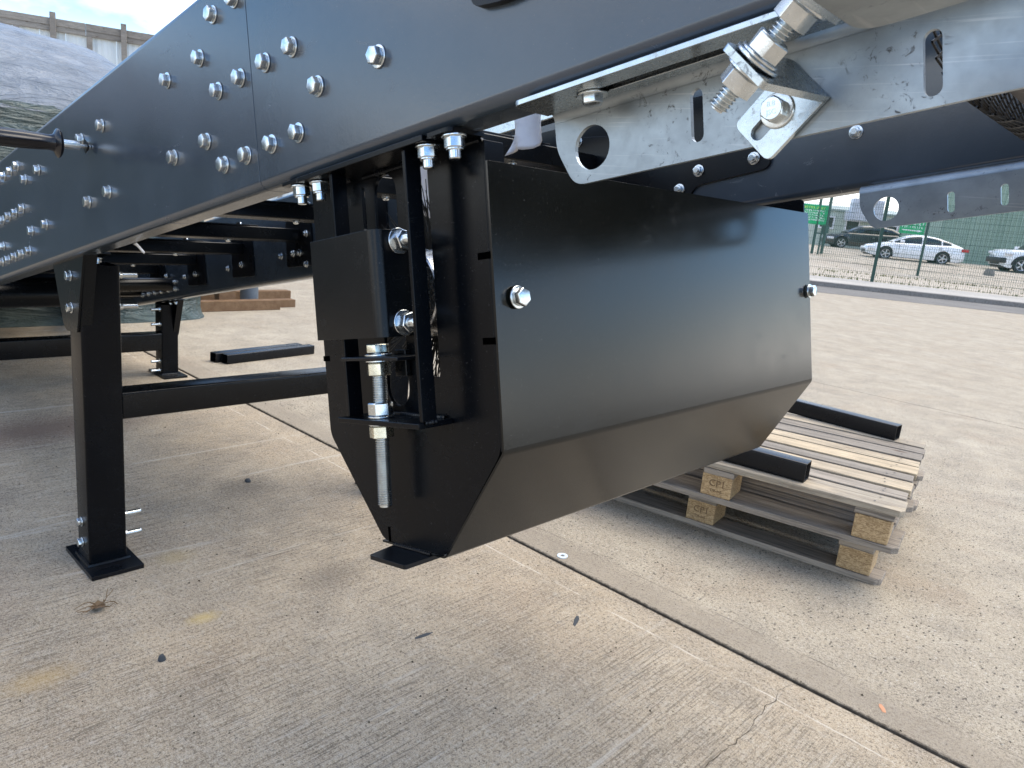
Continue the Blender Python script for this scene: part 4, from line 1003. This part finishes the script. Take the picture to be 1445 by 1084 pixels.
# ------------------------------------------------------------------ cars
def interp(tab, x):
    for (a, b) in zip(tab, tab[1:]):
        if x <= b[0]:
            k = (x-a[0])/(b[0]-a[0]) if b[0] > a[0] else 0; k = max(0, min(1, k)); return a[1]+(b[1]-a[1])*k
    return tab[-1][1]
def smoothtab(tab, x): return (interp(tab, x-.06)+interp(tab, x)*2+interp(tab, x+.06))/4
def car(name, loc, heading, sc, Lc, Wc, deck, roof, wheels, rw, paint_, label, cat, pillars, clad=False, hub='alloy'):
    t = empty(name, loc, label, cat); t.rotation_euler = (0, 0, heading); t.scale = (sc,)*3
    M_ = Matrix.Translation(Vector(loc)) @ Matrix.Rotation(heading, 4, 'Z') @ Matrix.Scale(sc, 4); WL[t.name] = M_
    def add(nm, vf, mat, par=t, sm=35, mats=None, mi=None, bevel=0):
        me = mesh(nm, vf, mat, sm, bevel, mats, mi); return L(nm, me, M_, par)
    # local x: 0 at nose going back to Lc ; body centre line y=0
    ns_ = 90; V, F, MI = [], [], []
    ring = 11
    for i in range(ns_+1):
        x = Lc*i/ns_; h = smoothtab(deck, x); u = x/Lc
        hw = Wc/2*(1-.20*max(0, (.10-u)/.10)**2-.13*max(0, (u-.90)/.10)**2)
        zb = .20+.10*max(0, (.06-u)/.06)+.10*max(0, (u-.94)/.06)
        for wx in wheels:
            dx = abs(x-wx); Ra = rw*1.17
            if dx < Ra: zb = max(zb, rw+math.sqrt(max(0, Ra*Ra-dx*dx)))
        zb = min(zb, h-.12)
        zs = h-.10; zm = max(zb+.02, min(.55, zs-.02))
        pts = [(hw*.93, zb), (hw*.985, zb+(zm-zb)*.3), (hw, zm), (hw*.985, max(zm+.01, zs-.06)), (hw*.95, zs), (hw*.86, h-.02)]
        half = pts; row = [(-y, z) for y, z in half]+[(0, h+.012)]+[(y, z) for y, z in half[::-1]]
        for y, z in row: V.append(Vector((-x, y, z)))
    m_ = 13
    for i in range(ns_):
        for k in range(m_-1): F.append((i*m_+k, i*m_+k+1, (i+1)*m_+k+1, (i+1)*m_+k))
    F.append(tuple(range(m_))); F.append(tuple(range(ns_*m_, (ns_+1)*m_))[::-1])
    body = add('body', (V, F), paint_)
    # greenhouse
    V, F, MI = [], [], []
    x0, x1 = roof[0][0], roof[-1][0]; n2 = 48
    for i in range(n2+1):
        x = x0+(x1-x0)*i/n2; zr = smoothtab(roof, x) if 0 < i < n2 else roof[0 if i == 0 else -1][1]; zb = smoothtab(deck, x)-.03; zr = max(zr, zb+.015)
        k = (zr-zb)/.5; wt = Wc/2*(.86-.20*min(1, k)); wb = Wc/2*.87
        row = [(-wb, zb), (-(wb*.25+wt*.75), zb+(zr-zb)*.80), (-wt*.88, zr-.02*min(1, k)), (0, zr+.012*min(1, k)), (wt*.88, zr-.02*min(1, k)), ((wb*.25+wt*.75), zb+(zr-zb)*.80), (wb, zb)]
        for y, z in row: V.append(Vector((-x, y, z)))
    for i in range(n2):
        xm = x0+(x1-x0)*(i+.5)/n2
        for k in range(6):
            F.append((i*7+k, i*7+k+1, (i+1)*7+k+1, (i+1)*7+k))
            top = k in (2, 3); side = k in (0, 5)
            inpil = any(abs(xm-p) < .05 for p in pillars[1:-1])
            rs, re = pillars[0], pillars[-1]
            if top: MI.append(0 if rs < xm < re else 1)
            elif side: MI.append(0 if (inpil or xm > pillars[-1]+.62 or xm < x0+.10) else 1)
            else: MI.append(0)
    me = bpy.data.meshes.new('cabin'); me.from_pydata(V, [], F); bm = bmesh.new(); bm.from_mesh(me); bmesh.ops.recalc_face_normals(bm, faces=bm.faces); bm.to_mesh(me); bm.free()
    me.materials.append(MAT[paint_]); me.materials.append(MAT['car_glass'])
    for p, k in zip(me.polygons, MI): p.material_index = k; p.use_smooth = True
    L('cabin', me, M_, t)
    add('underbody', box(-Lc+.15, -.15, -Wc/2*.82, Wc/2*.82, .18, .55), 'car_trim')
    for wx in wheels:
        for s_ in (-1, 1):
            f_ = Matrix.Translation((-wx, s_*(Wc/2-.02), rw)) @ Matrix.Rotation(-s_*math.pi/2, 4, 'X')
            wv = ring_tube([(rw*.66, -.19), (rw*.93, -.20), (rw, -.17), (rw, -.03), (rw*.94, 0), (rw*.70, .0), (rw*.66, -.03)], 32)
            wh = L('wheel', mesh('wheel', wv, 'rubber', 40), M_ @ f_, t)
            rim = ring_tube([(rw*.70, -.01), (rw*.68, .004), (rw*.62, -.01), (rw*.60, -.10)], 32, cap=False)
            sp = [tr(prism([[(-.022, .03), (.022, .03), (.036, rw*.66), (-.036, rw*.66)]], (1,0,0), (0,1,0), (0,0,1), (0,0,-.035), .03), Matrix.Rotation(2*math.pi*k/5+.3, 4, 'Z')) for k in range(5)]
            hubm = ring_tube([(.07, -.05), (.07, -.005), (.05, 0)], 26); dk = ring_tube([(rw*.6, -.11), (rw*.6, -.10)], 24)
            L('rim', mesh('rim', join(rim, hubm, *sp), hub, 35), M_ @ f_, wh); L('brake', mesh('brake', dk, 'car_trim', 35), M_ @ f_, wh)
        add('wheel_arch', join(*[box(-wx-rw*1.1, -wx+rw*1.1, -Wc/2*.86+ (0 if s_ < 0 else Wc*.86-.28), -Wc/2*.86+(.28 if s_ < 0 else Wc*.86), rw*.9, rw*2.05) for s_ in (-1, 1)]), 'car_trim', t)
    for s_ in (-1, 1):
        hd = interp(deck, .2)
        add('headlight', tr(box(-.42, -.06, -.20, .20, -.07, .06), Matrix.Translation((0, s_*(Wc/2*.80), hd-.17)) @ Matrix.Rotation(s_*-.28, 4, 'Z')), 'lamp_clear', t, 35, bevel=.02)
        hr = interp(deck, Lc-.1)
        add('tail_light', tr(box(-.28, .10, -.20, .20, -.08, .07), Matrix.Translation((-Lc+.15, s_*(Wc/2*.78), hr-.13)) @ Matrix.Rotation(s_*.25, 4, 'Z')), 'lamp_red', t, 35, bevel=.02)
        add('mirror', tr(box(-.10, .10, -.11, .11, -.07, .07), Matrix.Translation((-(pillars[0]-.28), s_*(Wc/2+.07), interp(deck, pillars[0])+.06))), paint_, t, 35, bevel=.03)
        for px_ in pillars[1:-1]: add('door_handle', box(-px_-.10, -px_+.06 , s_*(Wc/2)-.012, s_*(Wc/2)+.012, .76, .79), 'alloy' if paint_ != 'white_car' else paint_, t)
        # door shut lines as thin raised seals
        for px_ in [pillars[0]-.35]+list(pillars[1:-1])+[pillars[-1]+.05]:
            add('door_gap', box(-px_-.006, -px_+.006, s_*(Wc/2*.992)-.004, s_*(Wc/2*.992)+.004, .30, interp(deck, px_)-.13), 'car_trim', t)
    add('bumper_grille', box(-.06, .02, -Wc*.27, Wc*.27, .32, .48), 'car_trim', t, bevel=.01)
    if clad:
        for wx in wheels:
            for s_ in (-1, 1):
                V, F = [], []
                for i in range(21):
                    a = math.pi*i/20; 
                    for r_ in (rw*1.12, rw*1.36):
                        for yy in (Wc/2-.03, Wc/2+.03): V.append((-wx+r_*math.cos(a), s_*yy, rw*.95+r_*math.sin(a)*.98))
                for i in range(20):
                    b = i*4; F += [(b,b+1,b+5,b+4), (b+2,b+3,b+7,b+6), (b+1,b+3,b+7,b+5), (b,b+2,b+6,b+4)]
                add('arch_trim', (V, F), 'car_trim', t)
        add('sill_trim', box(-Lc+.9, -.9, -Wc/2-.02, Wc/2+.02, .26, .45), 'car_trim', t, bevel=.01)
        add('front_bumper', box(-.25, .10, -Wc*.46, Wc*.46, .40, .66), 'car_trim', t, bevel=.04)
        for s_ in (-1, 1): add('indicator', box(-.34, -.20, s_*Wc/2-.02, s_*Wc/2+.015, .80, .88), 'lamp_amber', t, bevel=.01)
    return t
def wheelpos(front, rear, wf, wr, z):   # nose position from front wheel contact and heading
    d = (Vector(front)-Vector(rear)); hd = math.atan2(d.y, d.x); return hd
hd = R(210); dv = Vector((math.cos(hd), math.sin(hd), 0)); sd_ = Vector((-dv.y, dv.x, 0))
sc = 2.62/2.85
def nose(front, dv, wf, sc, Wc):
    # wheel seen is on the side facing the camera
    return Vector(front)+dv*wf*sc-(Vector((dv.y, -dv.x, 0)) if Vector((dv.y, -dv.x, 0)).dot(Vector((0,-1,0))) > 0 else -Vector((dv.y, -dv.x, 0)))*(Wc/2-.1)*sc
deckS = [(0,.52), (.06,.66), (.25,.76), (.7,.87), (1.3,.97), (2.2,1.0), (3.4,1.03), (4.2,1.07), (4.6,1.05), (4.80,.98), (4.87,.80)]
roofS = [(1.25,.99), (1.6,1.17), (2.1,1.39), (2.5,1.465), (3.0,1.47), (3.5,1.40), (4.0,1.25), (4.45,1.09), (4.55,1.06)]
pn = nose((-12.582, 40.11, 0), dv, .96, sc, 1.85)
car('white_car', (pn.x, pn.y, .535), hd, sc, 4.87, 1.85, deckS, roofS, (.96, 3.81), .335, 'white_car', 'white fastback saloon car parked side on behind the mesh fences', 'car', (1.95, 2.75, 3.68, 3.55))
pn = nose((-20.238, 54.567, 0), dv, .9, 1.12, 1.8)
deckH = [(0,.52), (.06,.68), (.3,.78), (.8,.88), (1.2,.97), (2.2,1.0), (3.4,1.03), (4.1,1.06), (4.25,1.0), (4.35,.8)]
roofH = [(1.1,.99), (1.5,1.2), (1.95,1.42), (2.4,1.48), (3.1,1.48), (3.7,1.40), (4.1,1.20), (4.25,1.05)]
car('black_car', (pn.x, pn.y, .80), hd+.05, 1.18, 4.35, 1.8, deckH, roofH, (.86, 3.5), .33, 'black_car', 'black hatchback car parked behind and left of the white saloon', 'car', (1.8, 2.6, 3.4, 3.5))
deckJ = [(0,.80), (.05,.98), (.2,1.05), (.8,1.10), (1.2,1.12), (2.2,1.14), (3.4,1.16), (4.05,1.16), (4.2,1.1), (4.25,.9)]
roofJ = [(1.15,1.13), (1.4,1.40), (1.7,1.62), (2.2,1.69), (3.2,1.69), (3.9,1.62), (4.15,1.25), (4.2,1.15)]
gd3 = Vector((-.83, -.55, 0)).normalized(); hj = math.atan2(gd3.y, gd3.x)
pn = nose((-7.2, 42.552, 0), gd3, .85, .98, 1.8)
car('white_offroader', (pn.x, pn.y, .53), hj, 1.0, 4.25, 1.8, deckJ, roofJ, (.85, 3.42), .36, 'white_car', 'white off-roader with black wheel arch trim at the right edge', 'car', (1.55, 2.4, 3.3, 3.9), clad=True)

# irregular crack crossing the near slab from the joint
random.seed(31); V, F = [], []; x, y = -.532, 1.692; k = 0
while y > -.4:
    w_ = random.uniform(.0003, .0011)*(1 if y < 1.60 else .6); V += [(x-w_, y, .0007), (x+w_, y, .0007)]
    if k: F.append((2*k-2, 2*k-1, 2*k+1, 2*k))
    k += 1; y -= random.uniform(.006, .014); x += random.uniform(-.0045, .0045)+(-.53-x)*.05
tag(W('slab_crack', (V, F), 'joint_dirt', yard, 0, False), 'fine irregular crack across the near slab')
# ------------------------------------------------------------------ small things on the ground
random.seed(9)
o = L('washer', mesh('washer', prism([slot(0,0,.034,.034,0,12), slot(0,0,.014,.014,0,10)], (1,0,0), (0,1,0), (0,0,1), (0,0,0), .0028), 'white_washer', 30), Matrix.Translation((-1.318, 1.738, .0005)) @ Matrix.Rotation(.05, 4, 'X')); tag(o, 'bright round steel washer lying on the slab joint below the brush housing', 'washer')
def blob(name, x, y, rx, ry, h_, mat, label, cat, seed, rz=0):
    V, F = [], []; n = 14
    for k, (rr_, zz) in enumerate(((1, 0), (.95, h_*.5), (.6, h_*.95))):
        for i in range(n):
            a = 2*math.pi*i/n; f = 1+.35*noise.noise(Vector((math.cos(a)*2, math.sin(a)*2, seed+k*.3)))
            X_, Y_ = rx*rr_*f*math.cos(a), ry*rr_*f*math.sin(a); V.append((x+X_*math.cos(rz)-Y_*math.sin(rz), y+X_*math.sin(rz)+Y_*math.cos(rz), .0006+zz))
    for k in range(2):
        for i in range(n): j = (i+1) % n; F.append((k*n+i, k*n+j, (k+1)*n+j, (k+1)*n+i))
    F.append(tuple(range(2*n, 3*n))); o = W(name, (V, F), mat, None, 0, 60); return tag(o, label, cat)
blob('pebble', -1.518, .576, .008, .008, .013, 'stone_dark', 'small black pebble on the concrete right of the dry leaf', 'pebble', 1)
blob('rubber_flake', -1.046, 1.474, .006, .028, .0008, 'stone_dark', 'thin dark rubber flake on the concrete near the slab joint', 'flake', 2, .5)
blob('rubber_flake', -1.239, 1.104, .006, .026, .0008, 'stone_dark', 'thin dark streak of rubber on the concrete below the brush housing', 'flake', 3, -.1)
blob('paint_fleck', -.353, 1.768, .006, .017, .0005, 'orange_mark', 'small orange paint fleck on the concrete beside the joint at lower right', 'paint mark', 4, .6)
blob('pebble', -2.399, 1.224, .012, .010, .012, 'stone_dark', 'small dark pebble on the concrete between the left leg and the housing', 'pebble', 5)
blob('stone', -7.622, 38.669, .22, .16, .30, 'kerb_mat', 'grey lump of stone on the verge in front of the off-roader', 'stone', 6).location.z += .33
V, F = [], []
for b in range(9):
    p0 = Vector((-1.815, .536, .006)); d_ = Vector((random.uniform(-1,1), random.uniform(-1,1), random.uniform(0,.8))).normalized(); pr_ = p0
    for k in range(5):
        p1 = pr_+d_*.011; p1.z = max(.002, p1.z); d_ = (d_+Vector((random.uniform(-.6,.6), random.uniform(-.6,.6), random.uniform(-.5,.4)))).normalized()
        s_ = Vector((.0013, .0008, .0011)); i = len(V); V += [pr_-s_, pr_+s_, p1+s_, p1-s_, pr_+Vector((0,0,.002)), p1+Vector((0,0,.002))]; F += [(i,i+1,i+2,i+3), (i+1,i+4,i+5,i+2), (i+4,i,i+3,i+5)]; pr_ = p1
k = len(V); V += [Vector((-1.83,.525,.003)), Vector((-1.80,.520,.012)), Vector((-1.79,.545,.016)), Vector((-1.815,.556,.006)), Vector((-1.835,.545,.014))]; F += [(k,k+1,k+2), (k,k+2,k+3), (k,k+3,k+4)]
tag(W('dry_leaf', (V, F), 'twig', None, 0, False), 'curled dry brown leaf on the concrete in front of the left leg', 'leaf')
# loose grit, uncountable
V, F = [], []
for i in range(1500):
    x = random.uniform(-3.5, .6); y = random.uniform(.1, 3.6); r_ = random.choice((.0012, .0016, .002, .003))*random.uniform(.7, 1.3)
    k = len(V)
    for q in ((1,0,0), (-.5,.87,0), (-.5,-.87,0), (0,0,1.1)):
        V.append(Vector((x+q[0]*r_*random.uniform(.7,1.3), y+q[1]*r_, .0004+q[2]*r_)))
    F += [(k,k+1,k+3), (k+1,k+2,k+3), (k+2,k,k+3)]
tag(W('grit', (V, F), 'joint_dirt', None, 0, False), 'fine loose dark grit scattered over the concrete', None, None, 'stuff')
# verge tufts
V, F = [], []
for i in range(5200):
    s_ = random.uniform(-2, 26); t_ = random.choice((random.gauss(24.5, .5), random.gauss(30, .5), random.uniform(23, 34)))
    if noise.noise(Vector((s_*.5, t_*.8, 0))) < .05: continue
    q = D*s_+N*t_; hgt = random.uniform(.04, .12); a = random.uniform(0, 6.28); k = len(V); z_ = zt(t_)+.03
    V += [Vector((q.x, q.y, z_)), Vector((q.x+.03*math.cos(a), q.y+.03*math.sin(a), z_)), Vector((q.x+.04*math.sin(a), q.y+.04*math.cos(a), z_+hgt))]; F.append((k,k+1,k+2))
tag(W('grass', (V, F), 'grass_mat', None, 0, False), 'thin patchy grass on the sandy verge between the fences', None, None, 'stuff')
